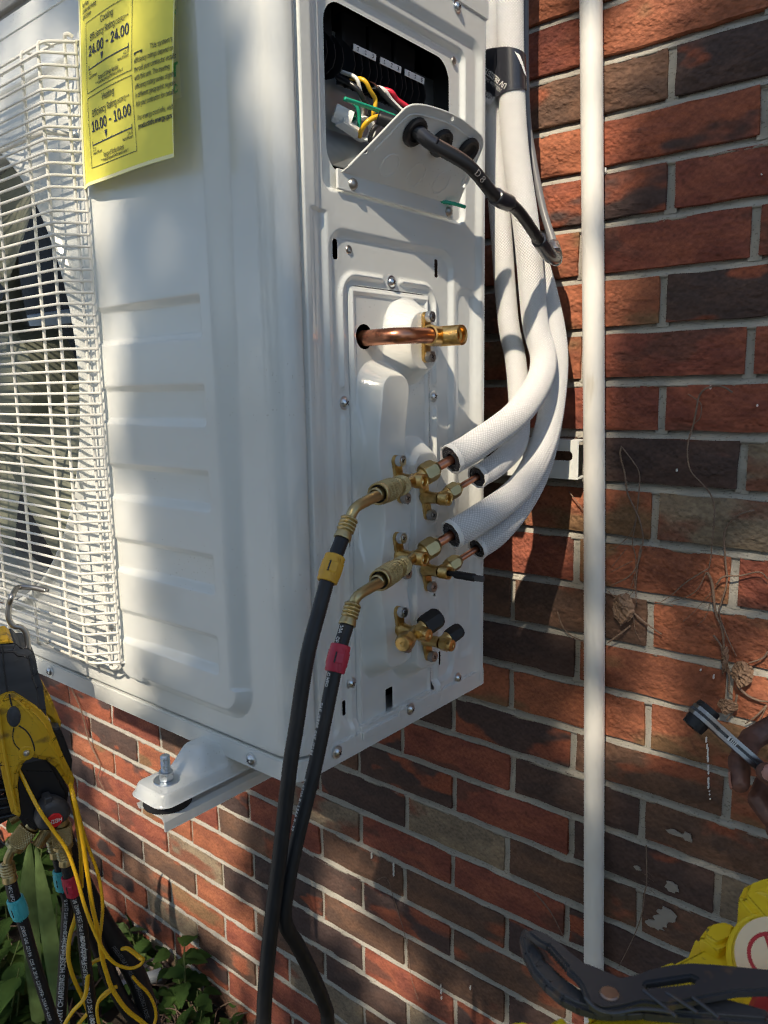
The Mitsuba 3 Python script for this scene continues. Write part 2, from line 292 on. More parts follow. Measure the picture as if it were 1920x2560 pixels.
LAY = {(0, 1): 'o', (0, 2): 'r', (1, 0): 'b', (1, 1): 'd', (2, 1): 'm', (2, 2): 'r', (3, 0): 'm', (3, 1): 'r', (4, 1): 'r', (4, 2): 'r', (5, 0): 'o', (5, 1): 'd', (6, 1): 'r', (6, 2): 'r',
       (7, 0): 'r', (7, 1): 'r', (8, 1): 'd', (8, 2): 't', (9, 0): 'o', (9, 1): 't', (10, 1): 'o', (10, 2): 'r', (11, 0): 'b', (11, 1): 'o', (12, 1): 'o', (12, 2): 'o', (13, 0): 'o', (13, 1): 'o',
       (14, 1): 'b', (14, 2): 'o', (15, 0): 'd', (15, 1): 'b', (16, 1): 'd', (16, 2): 't', (17, 0): 'b', (17, 1): 'b', (18, 1): 'd', (18, 2): 'd', (0, 0): 'r', (2, 0): 'o', (4, 0): 'o', (6, 0): 'o', (8, 0): 'b',
       (10, 0): 'r', (12, 0): 'd', (14, 0): 'm', (16, 0): 'r', (17, -1): 't', (18, 0): 'r', (18, -1): 'r', (15, -1): 'r', (16, -1): 'd', (19, -1): 'b', (19, 0): 'm', (20, -1): 'm', (20, 0): 'b', (14, -1): 'd', (21, 0): 'd', (13, -1): 'o',
       (23, -1): 't', (24, -2): 't', (22, -4): 't', (25, -5): 't', (21, -3): 'd', (22, -3): 'd', (23, -2): 'd', (20, -2): 'd'}
WALL = thing('brick_wall', 'mottled red and dark brown brick house wall with pale grey mortar behind the white unit', 'brick wall')
rb = np.random.default_rng(21)
def brick(x0, x1, z0, z1, proud):
    nu, nv = 11, 5
    U, W = np.meshgrid(np.linspace(0, 1, nu), np.linspace(0, 1, nv), indexing='ij')
    X = x0 + (x1 - x0) * U; Z = z0 + (z1 - z0) * W
    q = np.stack([X * 38, Z * 38, 0 * X + x0 * 77], -1)
    X = X + (meshkit.noise(q, 1) - .5) * .0026; Z = Z + (meshkit.noise(q, 2) - .5) * .0030
    rim = (U == 0) | (U == 1) | (W == 0) | (W == 1)
    Y = -proud - (meshkit.fbm(q * 1.3, 3, 3) - .5) * .0065 + np.where(rim, .0026, 0)
    v = np.stack([X, Y, Z], -1).reshape(-1, 3); i = (np.arange(nu - 1)[:, None] * nv + np.arange(nv - 1)[None]).ravel()
    f = [np.stack([i, i + nv, i + nv + 1], -1), np.stack([i, i + nv + 1, i + 1], -1)]
    g = np.arange(nu * nv).reshape(nu, nv); loop = np.r_[g[:, 0], g[-1, 1:], g[-2::-1, -1], g[0, -2:0:-1]]
    bk = v[loop].copy(); bk[:, 1] = .02; o = len(v); v = np.vstack([v, bk]); L = len(loop); j = np.arange(L); j2 = (j + 1) % L
    f += [np.stack([loop[j], o + j, o + j2], -1), np.stack([loop[j], o + j2, loop[j2]], -1)]
    return trimesh.Trimesh(v, np.vstack(f), process=False)
cand, rest, heads = [], {}, []
for k in range(K0, K1):
    zt, zb = BED[k] - .0055, BED[k + 1] + .0055
    for n in range(-14, 3):
        x0 = -.5615 + n * BL if k % 2 else -.664 + n * BL
        x1 = x0 + BL
        if x0 > .45: continue
        j0, j1 = [(meshkit.noise(V(xx * 50, k * 3.7, 1)) - .5) * .010 for xx in (x0, x1)]
        x0, x1 = x0 + j0, x1 + j1; heads.append((x1, zt, zb))
        kind = LAY.get((k, n)) or str(rb.choice(list('rrrrooobbbbdmmmt')))
        cx, cz = (x0 + x1) / 2, (zt + zb) / 2
        hid = (-1.62 < cx < -.62 and cz > -.62 and cx < -.62) or (cx < -1.3 and cz > -.62) or (cz < -1.36) or (cx < -.75 and cz > -.5)
        m = brick(x0 + .0052, x1 - .0052, zb, zt, .0005 + .0035 * rb.random())
        d = np.hypot(cx, .96); far = abs(cx + .85) * 0 + d + (3 if hid else 0) + (2 if cx > .0 or cz > .5 else 0) + (.8 if cx < -.9 and cz > -.62 else 0)
        cand.append((far, len(cand), kind, m))
cand.sort(key=lambda c: c[:2])
for _, _, kind, m in cand[:300]: part(WALL, 'brick', m, BR[kind], 40)
for _, _, kind, m in cand[300:]: rest.setdefault(kind, []).append(m)
for kind, ms in rest.items(): part(WALL, 'far_bricks', cat(ms), BR[kind], 40, kind='stuff')
mo = []
xs = np.arange(-3.6, .72, .006)
for k in range(K0, K1 + 1):                                # struck bed joints: deep under the brick above, flush with the one below
    zc = BED[k] if k in BED else BED[K1]
    prof = [(.010, .0085), (.0095, .0045), (.0042, -.0005), (.0016, -.0045), (.0012, -.0075), (.012, -.0092)]
    w = [(np.full(len(xs), a), np.full(len(xs), b)) for a, b in prof]
    A = np.stack([np.stack([xs, y + (meshkit.fbm(np.stack([xs * 60, 0 * xs + k * 9.1, 0 * xs + i * 2.2], -1), 3, 5) - .5) * .0045, zc + z + (meshkit.noise(np.stack([xs * 55, 0 * xs + k, 0 * xs + i], -1), 6) - .5) * .0016], -1) for i, (y, z) in enumerate(w)], 0)
    n, L = A.shape[:2]; i = (np.arange(n - 1)[:, None] * L + np.arange(L - 1)[None]).ravel()
    mo.append(trimesh.Trimesh(A.reshape(-1, 3), np.vstack([np.stack([i, i + L, i + L + 1], -1), np.stack([i, i + L + 1, i + 1], -1)]), process=False))
for x, zt, zb in heads:
    m = sheet(arr(x - .0075, x + .0075, 4), arr(zb - .005, zt + .005, 9), lambda U, W: np.stack([U, .0042 + (meshkit.fbm(np.stack([U * 130, W * 70, 0 * U + x * 9], -1), 3, 8) - .5) * .005, W], -1)); mo.append(m)
part(WALL, 'mortar', cat(mo), MORTAR, True)
part(WALL, 'core', rbox(-3.6, .72, .014, .10, GZ - .3, .70, .001), MORTAR, False)
for (x, z, w, h) in [(-.312, -.5797, .011, .004), (-.296, -.5797, .007, .006), (-.3125, -.658, .009, .007), (-.3174, -.7014, .012, .010), (-.333, -.7221, .012, .006), (-.325, -.712, .010, .008), (-.3593, -.6497, .005, .003), (-1.03, -.80, .012, .006)]:
    a = np.arange(16) / 16 * 2 * PI; r = 1 + .5 * (rb.random(16) - .5)
    part(WALL, 'mortar_smear', slab(Polygon(np.c_[np.cos(a) * w * r, np.sin(a) * h * r]).buffer(0), .0022, V(x, -.0035, z), (1, 0, 0), (0, 0, 1), .0007), SMEAR)
drips = []
for x, z, h in [(-.2789, -.4408, .004), (-.2775, -.4495, .0035), (-.2761, -.458, .008), (-.2755, -.466, .004), (-.2748, -.4775, .004), (-.2742, -.484, .002), (-.2739, -.4935, .004), (-.2733, -.501, .004), (-.272, -.508, .001), (-.2715, -.512, .001), (-.2705, -.518, .001), (-.8391, -.8225, .006),
                (-.7888, -.829, .013), (-.6889, -1.004, .003), (-.688, -1.015, .004), (-.6876, -1.026, .003), (-.6289, -.975, .004), (-.295, -.005, .0022), (-.2425, -.026, .0016), (-.33, -.105, .002), (-.247, .305, .0014), (-.237, .298, .0014), (-.433, .262, .003), (-.29, -.352, .0016), (-.252, .225, .001), (-.274, -.357, .003)]:
    drips.append(rbox(x - .0008, x + .0008, -.0062, -.002, z - h, z + h, .001))
for m in drips: part(WALL, 'paint_drip', m, WHITEP)
SID = thing('house_siding', 'plain grey boarding above the brickwork', 'siding')
for i in range(4):
    m = rbox(-3.6, .72, -.018, .05, .705 + i * .15, .705 + (i + 1) * .15 + .004, .002); m.vertices[:, 1] -= np.where(m.vertices[:, 2] < .71 + i * .15 + .003, .012, 0); part(SID, 'board', m, SIDING)
# ------------------------------------------------------------------ the outdoor unit: front at y = YF, right side at x = XS
XS, YF, XL, ZT, ZB = -.51, -.489, -1.52, .426, -.3765
UNIT = thing('heat_pump', 'white outdoor heat pump unit on wall brackets with open wiring bay and brass valves', 'heat pump')
def screw(parent, o, d, r=.0055, m=None, pan=True, label=None):
    """Pan head with a cross recess, on a flanged washer."""
    if pan: h = lathe([(0, .0042), (r * .35, .0041), (r * .72, .0032), (r * .95, .0014), (r * 1.0, .0007), (r * 1.28, .0006), (r * 1.3, -.001)], o, d, 22)
    else: h = cat(hexnut(o, d, r, .0058), lathe([(0, .0005), (r * 1.15, .0005), (r * 1.15, -.0005)], o, d, 20))
    top = .0043 if pan else .0061
    M = frame_at(V(*o) + unit(d) * (top - .0004), d); x = []
    for rot in (.6, .6 + PI / 2):
        b = rbox(-r * .48, r * .48, -r * .1, r * .1, -.0003, .00045, .0001); b.apply_transform(trimesh.transformations.rotation_matrix(rot, [0, 0, 1])); b.apply_transform(M); x.append(b)
    k = part(parent, 'screw' if pan else 'bolt', h, m or ZINC, 40, label)
    if k.count('__') < 2: part(k, 'recess', cat(x), INNER, False)
    return k
# --- front sheet, wraps round the corner to the seam
def front_pos(S, Z, h):
    r = .025; x0 = XS - r; th = np.clip(S / r, 0, PI / 2); tail = np.maximum(S - r * PI / 2, 0)
    nx, ny = np.sin(th), -np.cos(th)
    return np.stack([x0 + np.minimum(S, 0) + (r + h) * nx, YF + r + (r + h) * ny + tail, Z], -1)
FC, FR = (-1.15, .0206), .315
def front_h(X, Z):
    d = sdr(X, Z, -.795, -.5655, -.327, .372, .034)
    w = np.where(X < -.74, .007, np.where(Z < -.29, .013, .022)); h = .0120 * plat(d, w)
    for i in range(5):
        zt = .0875 - .0823 * i; q = sdr(X, Z, -.779, -.602, zt - .0385, zt + .0015, .004)
        h = h - .0088 * plat(q, .0062) * (.35 + .65 * ss(-.785, -.70, X))
    rr = np.hypot(X - FC[0], Z - FC[1]); h = h + .010 * np.exp(-((rr - FR - .006) / .007) ** 2)
    e = sdr(X, Z, -1.60, -.7985, -.325, .352, .03); h = h + .0035 * np.exp(-(e / .006) ** 2)
    return h - .006 * (1 - ss(0, .0035, Z - (-.3525)))
s_ = np.r_[arr(XL - XS + .025, -.50, 50), arr(-.498, -.302, 75)[:-1], arr(-.302, -.020, 200), arr(-.018, .046, 26)]
zf = np.unique(np.r_[arr(-.3525, -.347, 5), arr(-.347, .412, 560)])
fm = sheet(s_, zf, lambda S, Z: front_pos(S, Z, front_h(XS - .025 + S, Z) - .006 * ss(.0435, .046, S)), lambda S, Z: np.hypot(XS - .025 + S - FC[0], Z - FC[1]) - FR)
part(UNIT, 'front_panel', fm, PAINT, True)
part(UNIT, 'fan_shroud', lathe([(FR - .001, .004), (FR - .004, -.010), (FR - .014, -.06), (FR - .013, -.12)], (FC[0], YF, FC[1]), (0, -1, 0), 96), PAINT, True)
part(UNIT, 'fan_bay', rbox(XL + .01, -.62, -.30, -.185, -.33, .40, .01), INNER, False)
# lid and base pan, both with a rounded front right corner
def skirt(z0, z1, off, r=.026):
    a = arr(0, PI / 2, 9); P = [(XL - off, -.155), (XL - off, YF - off)] + [(XS - .025 + (r + off - .001) * np.sin(t), YF + .025 - (r + off - .001) * np.cos(t)) for t in a] + [(XS + off, -.155)]
    return slab(Polygon(P), z1 - z0, V(0, 0, z0), (1, 0, 0), (0, 1, 0), .0015)
part(UNIT, 'lid', skirt(.4045, ZT, .0015), PAINT, 30)
pan = skirt(ZB, -.3540, -.0012)
part(UNIT, 'base_pan', pan, PAINT, 30)
screw(UNIT, (-.5735, YF + .0002, -.3655), (0, -1, 0)); screw(UNIT, (-.9763, YF + .0002, -.3645), (0, -1, 0))
# --- fan
fan = part(UNIT, 'fan', lathe([(0, .03), (.055, .028), (.075, .015), (.08, -.05)], (FC[0], YF + .075, FC[1]), (0, -1, 0), 32), FANP, 40)
for k in range(3):
    a0 = -.62 + k * 2 * PI / 3
    A, R_ = np.meshgrid(arr(-.52, .52, 24), arr(.07, .292, 20), indexing='ij')
    sw = a0 + A * (1.05 + .2 * (R_ - .07) / .22) + 1.0 * (R_ - .07) ** 1.2
    P = np.stack([FC[0] + R_ * np.cos(sw), YF + .075 + A * (.10 - .06 * (R_ - .07) / .22) + .012 * np.cos(A * 4), FC[1] + R_ * np.sin(sw)], -1).reshape(-1, 3)
    i = (np.arange(23)[:, None] * 20 + np.arange(19)[None]).ravel(); f = np.vstack([np.stack([i, i + 20, i + 21], -1), np.stack([i, i + 21, i + 1], -1)])
    part(fan, 'blade', trimesh.Trimesh(P, f, process=False), FANP, True)
for z in (.12, -.10): part(UNIT, 'motor_mount', rbox(-1.47, -.66, -.305, -.292, z - .012, z + .012, .002), GALV)
part(UNIT, 'motor_mount', rbox(-1.02, -.985, -.325, -.307, -.32, .35, .002), FANP)
# --- wire grille
GR = UNIT + '__grille'
for z in (.268, -.262): part(GR, 'support_wire', tube(bend([(XL, YF - .036, z), (-.815, YF - .036, z), (-.800, YF - .010, z), (-.788, YF - .010, z)], .008), .0028, 10, raw=True), WIRE, 40)
yg = YF - .045
zs = arr(.348, -.302, 57)
for i, z in enumerate(zs):
    back = .006 if i in (0, 56) else 0
    part(GR, 'wire', tube(bend([(XL, yg + back, z), (-.7935, yg + back, z), (-.7725, yg + .027, z)], .006), .0015, 8, raw=True), WIRE, 40)
for x in (-.803, -.838, -.915, -.992, -1.069, -1.146, -1.223):
    part(GR, 'wire', tube(bend([(x, yg + .020, .3500), (x, yg + .0035, .3500), (x, yg + .0035, -.3040), (x, yg + .020, -.3045)], .005), .0018, 8, raw=True), WIRE, 40)
for x, dy in ((-.7815, .020), (-.7738, .0275)): part(GR, 'wire', tube(bend([(x, yg + dy + .012, .350), (x, yg + dy, .350), (x, yg + dy, -.304), (x, yg + dy + .012, -.3045)], .004), .0017, 8, raw=True), WIRE, 40)
for dz, sg in ((.3500, 1), (-.3040, -1)):
    part(GR, 'wire', tube(bend([(XL, yg + .018, dz), (-.792, yg + .018, dz), (-.7715, yg + .034, dz), (-.7705, YF - .002, dz)], .006), .0017, 8, raw=True), WIRE, 40)
    part(GR, 'clip', tube([(-.786, yg + .024, dz), (-.783, yg + .022, dz + sg * .0050), (-.779, yg + .024, dz + sg * .0058), (-.777, yg + .027, dz + sg * .0035)], .0021, 7, 6), WIRE, 40)
for z in (.268, -.262): screw(UNIT, (-.7965, YF - .012, z - .002), (0, -1, 0), .0055)
# --- side sheet
def side_h(Y, Z):
    h = -.0042 * plat(sdr(Y, Z, -.440, -.1640, -.6, .379, .02), .010)
    h = h - .0050 * plat(sdr(Y, Z, -.4250, -.1930, .1800, .3630, .012), .0045)
    h = h - .0040 * plat(sdr(Y, Z, -.4195, -.2160, -.348, .149, .022), .007)
    h = h - .0030 * plat(sdr(Y, Z, -.2120, -.1720, -.330, .112, .014), .008)
    h = h - .0025 * plat(sdr(Y, Z, -.4470, -.4200, -.349, .30, .012), .006) * (Z < .16)
    d = sdr(Y, Z, -.4005, -.2490, -.50, .1085, .020); b = .0034 * np.exp(-(d / .0027) ** 2)
    for y, z in ((-.3992, -.013), (-.3236, .107), (-.2519, -.010)): b = b * ss(.010, .017, np.hypot(Y - y, Z - z))
    h = h + b
    rim = np.minimum(Y + .4558, -.1556 - Y); return h - .007 * (1 - ss(0, .0022, rim))
def side_cut(Y, Z):
    c = sdr(Y, Z, -.4137, -.2180, .1985, .3465, .022)
    c = np.minimum(c, sdr(Y, Z, -.3912, -.2588, -.60, .0991, .013))
    for y0, y1, z0, z1 in ((-.4100, -.4035, .1205, .1390), (-.2476, -.2420, .1193, .1383), (-.4125, -.4078, -.3318, -.3155), (-.2430, -.2398, -.3267, -.3093)): c = np.minimum(c, sdr(Y, Z, y0, y1, z0, z1, .0003))
    return c
sm = sheet(arr(-.4558, -.1556, 205), arr(-.3675, .4040, 500), lambda Y, Z: np.stack([XS + side_h(Y, Z), Y, Z], -1), side_cut)
part(UNIT, 'side_panel', sm, PAINT, True)
part(UNIT, 'rear_edge', rbox(XS - .03, XS - .0085, -.1570, -.1552, -.362, .40, .0006), PAINT)
part(UNIT, 'core', rbox(-.64, -.5445, -.44, -.17, -.35, .108, .001), INNER, False)
def valve_h(Y, Z):
    wob = .004 * np.sin(Z * 46 + 1.2)
    a = .0235 * plat(sdr(Y - wob, Z, -.3870, -.3150, -.305, .0275, .030), .015)
    b = .0240 * plat(sdr(Y, Z, -.3340, -.2610, -.323, -.052, .030), .017)
    c = .0235 * plat(sdr(Y, Z, -.3390, -.2600, .0030, .0930, .036), .016)
    h = np.maximum(np.maximum(a, b), c)
    for zc in (-.105, -.188, -.270): h = h - .0022 * np.exp(-((np.hypot(Y + .292, Z - zc) - .019) / .0035) ** 2) * (h > .006)
    rim = np.minimum(np.minimum(Y + .3920, -.2580 - Y), .0999 - Z)
    h = h - .0075 + .0022 * np.exp(-((rim - .0065) / .0022) ** 2)
    for y, z in ((-.275, .0325), (-.333, -.118), (-.2865, -.141), (-.333, -.2035), (-.288, -.226), (-.331, -.287), (-.2865, -.308)): h = h + .0022 * np.exp(-(np.hypot(Y - y, Z - z) / .0045) ** 2)
    return h - .006 * (1 - ss(0, .0020, rim))
def valve_cut(Y, Z):
    c = np.hypot(Y + .3680, Z - .0508) - .0122
    c = np.minimum(c, sdr(Y, Z, -.3440, -.3320, -.38, -.3245, .0006))
    for y, z in ((-.275, .0325), (-.333, -.118), (-.2865, -.141), (-.333, -.2035), (-.288, -.226), (-.331, -.287), (-.2865, -.308)): c = np.minimum(c, np.hypot(Y - y, Z - z) - .0018)
    return c
vm = sheet(arr(-.3920, -.2580, 134), arr(-.3500, .0999, 441), lambda Y, Z: np.stack([XS + valve_h(Y, Z), Y, Z], -1), valve_cut)
VP = part(UNIT, 'valve_panel', vm, PAINT, True)
tA = words('A', .0105, .0008); tA.apply_transform(np.array([[0, 0, 1, XS + .0160], [1, 0, 0, -.2985], [0, 1, 0, -.112], [0, 0, 0, 1.0]])); part(VP, 'letter', tA, PAINT)
rail = cat(rbox(XS - .012, XS - .0016, -.3912, -.2608, -.3640, -.3495, .0012), rbox(XS - .0035, XS + .0012, -.3912, -.330, -.3640, -.3555, .0008), rbox(XS - .0035, XS - .0004, -.329, -.2608, -.3640, -.3525, .0008), rbox(XS - .02, XS - .003, -.221, -.187, -.3725, -.362, .001))
part(UNIT, 'bottom_rail', rail, PAINT, 30)
X1 = (1, 0, 0)
for y, z, dx in ((-.3236, .1070, -.0075), (-.3992, -.0135, -.0075), (-.2519, -.0100, -.0078), (-.3993, -.2999, -.0075), (-.2105, -.3512, -.0035), (-.3097, -.3565, .0002), (-.4306, -.3611, .0002), (-.2163, .3990, .0005)): screw(UNIT, (XS + dx, y, z), X1, .0052)
for y, z in ((-.3877, .1315), (-.3993, -.1547), (-.2105, .3498)): part(UNIT, 'screw_hole', lathe([(.0042, .0002), (.0035, .0012), (.0022, .0012), (.0018, -.002), (0, -.002)], (XS - .0079, y, z), X1, 16), STEELD)
# --- wiring bay
BAY = part(UNIT, 'wiring_bay', cat(rbox(-.70, -.695, -.45, -.19, .15, .40, .001), rbox(-.70, -.525, -.452, -.448, .15, .40, .001), rbox(-.70, -.525, -.192, -.188, .15, .40, .001), rbox(-.70, -.525, -.45, -.19, .396, .40, .001), rbox(-.70, -.525, -.45, -.19, .15, .154, .001)), INNER, False)
part(BAY, 'mounting_plate', slab(Polygon([(-.447, .249), (-.19, .249), (-.19, .345), (-.447, .345)]), .0015, V(-.560, 0, 0), (0, 1, 0), (0, 0, 1), .0004), GALV)
part(BAY, 'mounting_plate', cat(slab(Polygon([(-.447, 0), (-.21, 0), (-.21, .060), (-.447, .060)]), .0012, V(-.522, 0, .205), (0, 1, 0), (-.62, 0, .78), .0004)), GALV)
for n, y0 in enumerate((-.404, -.354, -.3135, -.2735)):
    tb = part(UNIT, 'terminal_block', cat(rbox(-.60, -.558, y0 - .001, y0 + .0345, .296, .372, .002), rbox(-.562, -.548, y0 - .001, y0 + .0345, .327, .362, .002)), BLACKP, 30)
    for i in range(4):
        y = y0 + i * .0112
        pr = Polygon([(-.575, .300), (-.548, .2965), (-.5385, .3005), (-.5345, .3085), (-.5360, .3190), (-.5405, .3255), (-.5480, .3330), (-.562, .345), (-.585, .350)]).buffer(.001)
        part(tb, 'barrier', slab(pr, .0013, V(0, y, 0), (1, 0, 0), (0, 0, 1), .0003).apply_transform(np.eye(4)), BLACKP, 30)
        if i < 3:
            for dz in (0,): part(tb, 'terminal_screw', lathe([(0, .0025), (.002, .0024), (.0036, .0012), (.0038, -.003)], (-.5555, y + .0056, .3125), (.8, 0, -.35), 14), ZINC, 40)
    if n:
        lb = slab(Polygon([(0, 0), (.0335, 0), (.0335, .0062), (0, .0062)]), .0012, V(-.5372, y0, .3225), (0, 1, 0), (.10, 0, .99), .0002); part(tb, 'number_strip', lb, PALEL)
        for i, ch in enumerate('123'):
            t = words(ch, .0034, .0003); M = frame_at(V(-.5372, y0 + .0045 + i * .0112, .3225) + unit(V(.99, 0, -.10)) * .0013 + .0014 * unit(V(.10, 0, .99)), (.99, 0, -.10), (.10, 0, .99))
            t.apply_transform(M); part(tb, 'number', t, INK)
# --- conduit plate, bent out below the bay
fx = unit(V(.05, 0, .0585)); fn = np.cross((0, 1, 0), fx); fn = fn if fn[2] < 0 else -fn; H0 = V(XS, 0, .199)
FL = lambda y, t, o=0.0: H0 + V(0, y, 0) + fx * t + fn * o
op = Polygon([(-.4035, -.001), (-.3985, .0053), (-.3850, .0315), (-.3690, .0640), (-.3640, .0712), (-.3564, .0752), (-.3400, .0785), (-.3088, .0806), (-.2850, .0798), (-.2668, .0775), (-.2450, .0735), (-.2345, .0680), (-.2302, .0590), (-.2215, .0240), (-.2150, -.001)])
holes = cat  # keep the name short below
pl = op
for y, t in ((-.341, .0541), (-.298, .0535), (-.253, .0556)): pl = pl.difference(Point(y, t).buffer(.0095, 10))
for y, t in ((-.3869, .0225), (-.2984, .0775), (-.2238, .0217)): pl = pl.difference(Point(y, t).buffer(.0022, 6))
CPL = part(UNIT, 'conduit_plate', cat(slab(pl, .0012, FL(0, 0, .0012 if fn @ np.cross((0, 1, 0), fx) < 0 else 0), (0, 1, 0), fx, .0003)), PAINT, 30)
inn = np.array(op.buffer(-.0085, join_style=1).exterior.coords); part(CPL, 'pressed_rim', tube(np.array([FL(y, max(t, .002), .0012) for y, t in inn if t > .012]), .0010, 6, 2), PAINT)
part(CPL, 'flange', rbox(XS - .0038, XS - .0008, -.4085, -.2222, .1822, .2003, .0008), PAINT, 30)
for y, z in ((-.388, .1895), (-.2316, .1888)): part(CPL, 'screw', lathe([(0, .0042), (.0022, .0040), (.0044, .0028), (.0056, .0008), (.0058, -.001)], (XS - .0008, y, z), X1, 22), STEELD, 40)
for i, (y, t) in enumerate(((-.341, .0541), (-.298, .0535), (-.253, .0556))):
    g = lathe([(.0052 if i == 0 else 0, .002), (.0056, .0030), (.0075, .0032), (.0085, .0052), (.0118, .0056), (.0136, .0042), (.0140, .0018), (.0138, .0010)], FL(y, t, .001), fn, 32); part(CPL, 'grommet', g, RUBBER, 40)
for y, t in ((-.3486, .0174), (-.3058, .0171), (-.2637, .0170)):
    a = np.arange(49) / 48 * 2 * PI * (.93 if y < -.33 else 1)
    part(CPL, 'knockout', tube(np.array([FL(y + .0115 * np.cos(q), t + .0115 * np.sin(q), .0013) for q in a]), .00042, 5, raw=True, caps=False), PAINT)
part(CPL, 'hem', tube(np.array([FL(y, t, .0008) for y, t in np.array(op.exterior.coords)[1:14]]), .0011, 7, 4), PAINT)
# --- clip and bushing in the bay
part(BAY, 'cable_clip', cat(slab(Polygon([(-.008, 0), (.018, 0), (.018, .005), (-.008, .005)]), .014, V(-.547, -.363, .2505), (.1, .9, -.25), (0, .2, .9), .001), lathe([(.0052, 0), (.0082, 0), (.0086, .001), (.0082, .018), (.0052, .018)], V(-.547, -.372, .2645), (.55, .75, -.35), 22)), NYLON, 40)
part(BAY, 'bushing', lathe([(.0085, 0), (.0115, 0), (.0120, .002), (.0115, .013), (.0105, .014), (.0085, .013), (.0085, 0)], V(-.549, -.331, .2590), (.75, -.35, -.2), 28), NYLON, 40)
part(BAY, 'ground_screw', lathe([(0, .004), (.003, .0038), (.0052, .002), (.0054, -.001)], V(-.547, -.347, .2675), (.9, -.2, -.2), 18), mat('green_screw', (.05, .28, .16), .25, .9), 40)
def wire(lab, pts, m, r=.0019, ends=True):
    k = thing('wire', lab, 'wire', 'loose wires in the wiring bay'); part(k, 'insulation', tube(pts, r, 10, 8), m, True); return k
wire('green wire lying across above the white clip', [(-.5215, -.3846, .2676), (-.520, -.3594, .2681), (-.519, -.3226, .2686), (-.520, -.310, .268), (-.53, -.295, .262)], WG, .0021)
wire('short green wire curving down behind the white clip', [(-.537, -.3585, .2765), (-.534, -.3520, .2700), (-.536, -.3475, .2600), (-.540, -.3460, .2520)], WG)
wire('yellow wire hanging from the left terminal block', [(-.548, -.3475, .303), (-.531, -.3456, .2967), (-.529, -.3382, .2885), (-.530, -.3299, .2832), (-.532, -.329, .2745), (-.54, -.329, .264)], WY, .0022)
wire('yellow wire looped round the white bushing', [(-.512, -.318, .2632), (-.514, -.3305, .2628), (-.5155, -.3455, .2600), (-.519, -.3545, .2545), (-.527, -.3545, .2490), (-.538, -.345, .247)], WY, .0024)
wire('black wire looped round the front of the white bushing', [(-.512, -.318, .2575), (-.513, -.330, .2568), (-.514, -.3435, .2535), (-.517, -.3500, .2470), (-.524, -.346, .2415), (-.532, -.333, .242)], WB, .0024)
wire('black wire left of the yellow one below the left terminal block', [(-.550, -.3640, .300), (-.531, -.3578, .287), (-.530, -.3476, .2787), (-.532, -.3372, .2711), (-.54, -.331, .264)], WB, .0024)
wire('white wire below the left terminal block', [(-.548, -.359, .305), (-.532, -.3567, .2964), (-.531, -.3518, .2877), (-.536, -.343, .277), (-.543, -.334, .266)], WW)
k = wire('black wire with bared copper end under the middle terminal block', [(-.532, -.3240, .2965), (-.530, -.3131, .2893), (-.526, -.297, .2799), (-.522, -.281, .270)], WB, .0021)
for dy in (-.0012, 0, .0012): part(k, 'bare_strand', tube([(-.540, -.3290 + dy, .3030), (-.534, -.3262 + dy * .8, .2995), (-.532, -.3238, .2965)], .0006, 6, 5), COPPER)
wire('white wire under the middle terminal block', [(-.545, -.3185, .302), (-.531, -.3154, .2964), (-.529, -.3051, .2885), (-.525, -.292, .2801), (-.52, -.278, .271)], WW, .0020)
wire('red wire from the middle terminal block down behind the conduit plate', [(-.545, -.3085, .303), (-.531, -.3041, .2974), (-.530, -.2951, .2920), (-.526, -.2835, .2871), (-.52, -.270, .279)], WR, .0024)
wire('green wire tip poking out right of the conduit plate', [(-.512, -.245, .198), (-.503, -.2300, .1962), (-.500, -.2155, .1950)], WG, .0020)
for q in ([(-.60, -.37, .40), (-.585, -.362, .375), (-.575, -.352, .352)], [(-.62, -.31, .40), (-.60, -.302, .375), (-.58, -.291, .362)], [(-.62, -.262, .40), (-.59, -.254, .375), (-.585, -.250, .345)]): part(BAY, 'inner_wire', tube(q, .0016, 8), WY)
# --- paper label on the front, taped at the top, lifting at the bottom
def paper(u, v):                                           # u 0..1 to the right, v height in metres above the bottom edge
    x = -.7722 + u * (.1755 - .002 * v / .2) + .002 * np.sin(v * 12); z = .2065 + v - .0045 * u - .012 * np.clip(u - .955, 0, 1) / .045 * 0
    lift = .0145 + .021 * (1 - ss(.0, .26, v) * .85) * (.55 + .45 * ss(0, .9, u)) + .006 * np.sin(u * PI) * ss(0, .1, v) - .006 * np.exp(-(u / .07) ** 2)
    return np.stack([x, YF - lift, z], -1)
PW, PH = .1755, .262
PN = thing('energy_label', 'yellow energy rating sheet hanging on the front of the white unit', 'paper label')
pm = sheet(arr(0, 1, 46), arr(0, PH, 60), lambda U, W: paper(U, W)); part(PN, 'sheet', pm, PAPER, True)
def strip(u0, u1, v0, v1, off=.0004): return sheet(arr(u0, u1, max(2, int((u1 - u0) * 50))), arr(v0, v1, max(2, int((v1 - v0) * 260))), lambda U, W: paper(U, W) + V(0, -off, 0))
part(PN, 'margin', cat(strip(0, .036, 0, PH), strip(.036, 1, 0, .0032), strip(.994, 1, 0, PH)), PAPERE, True)
def ptext(s, x0, v, h, bold=False, w=None, m=None, x1=None):
    t = words(s, h, .0001, bold, w, .005); X, Y, Z_ = t.vertices.T
    if x1: X = X + (x1 - X.max())
    else: X = X + x0
    t.vertices = paper(X / PW, Y + v) + np.stack([0 * X, -.0006 - Z_, 0 * X], -1); return t
mm = .001
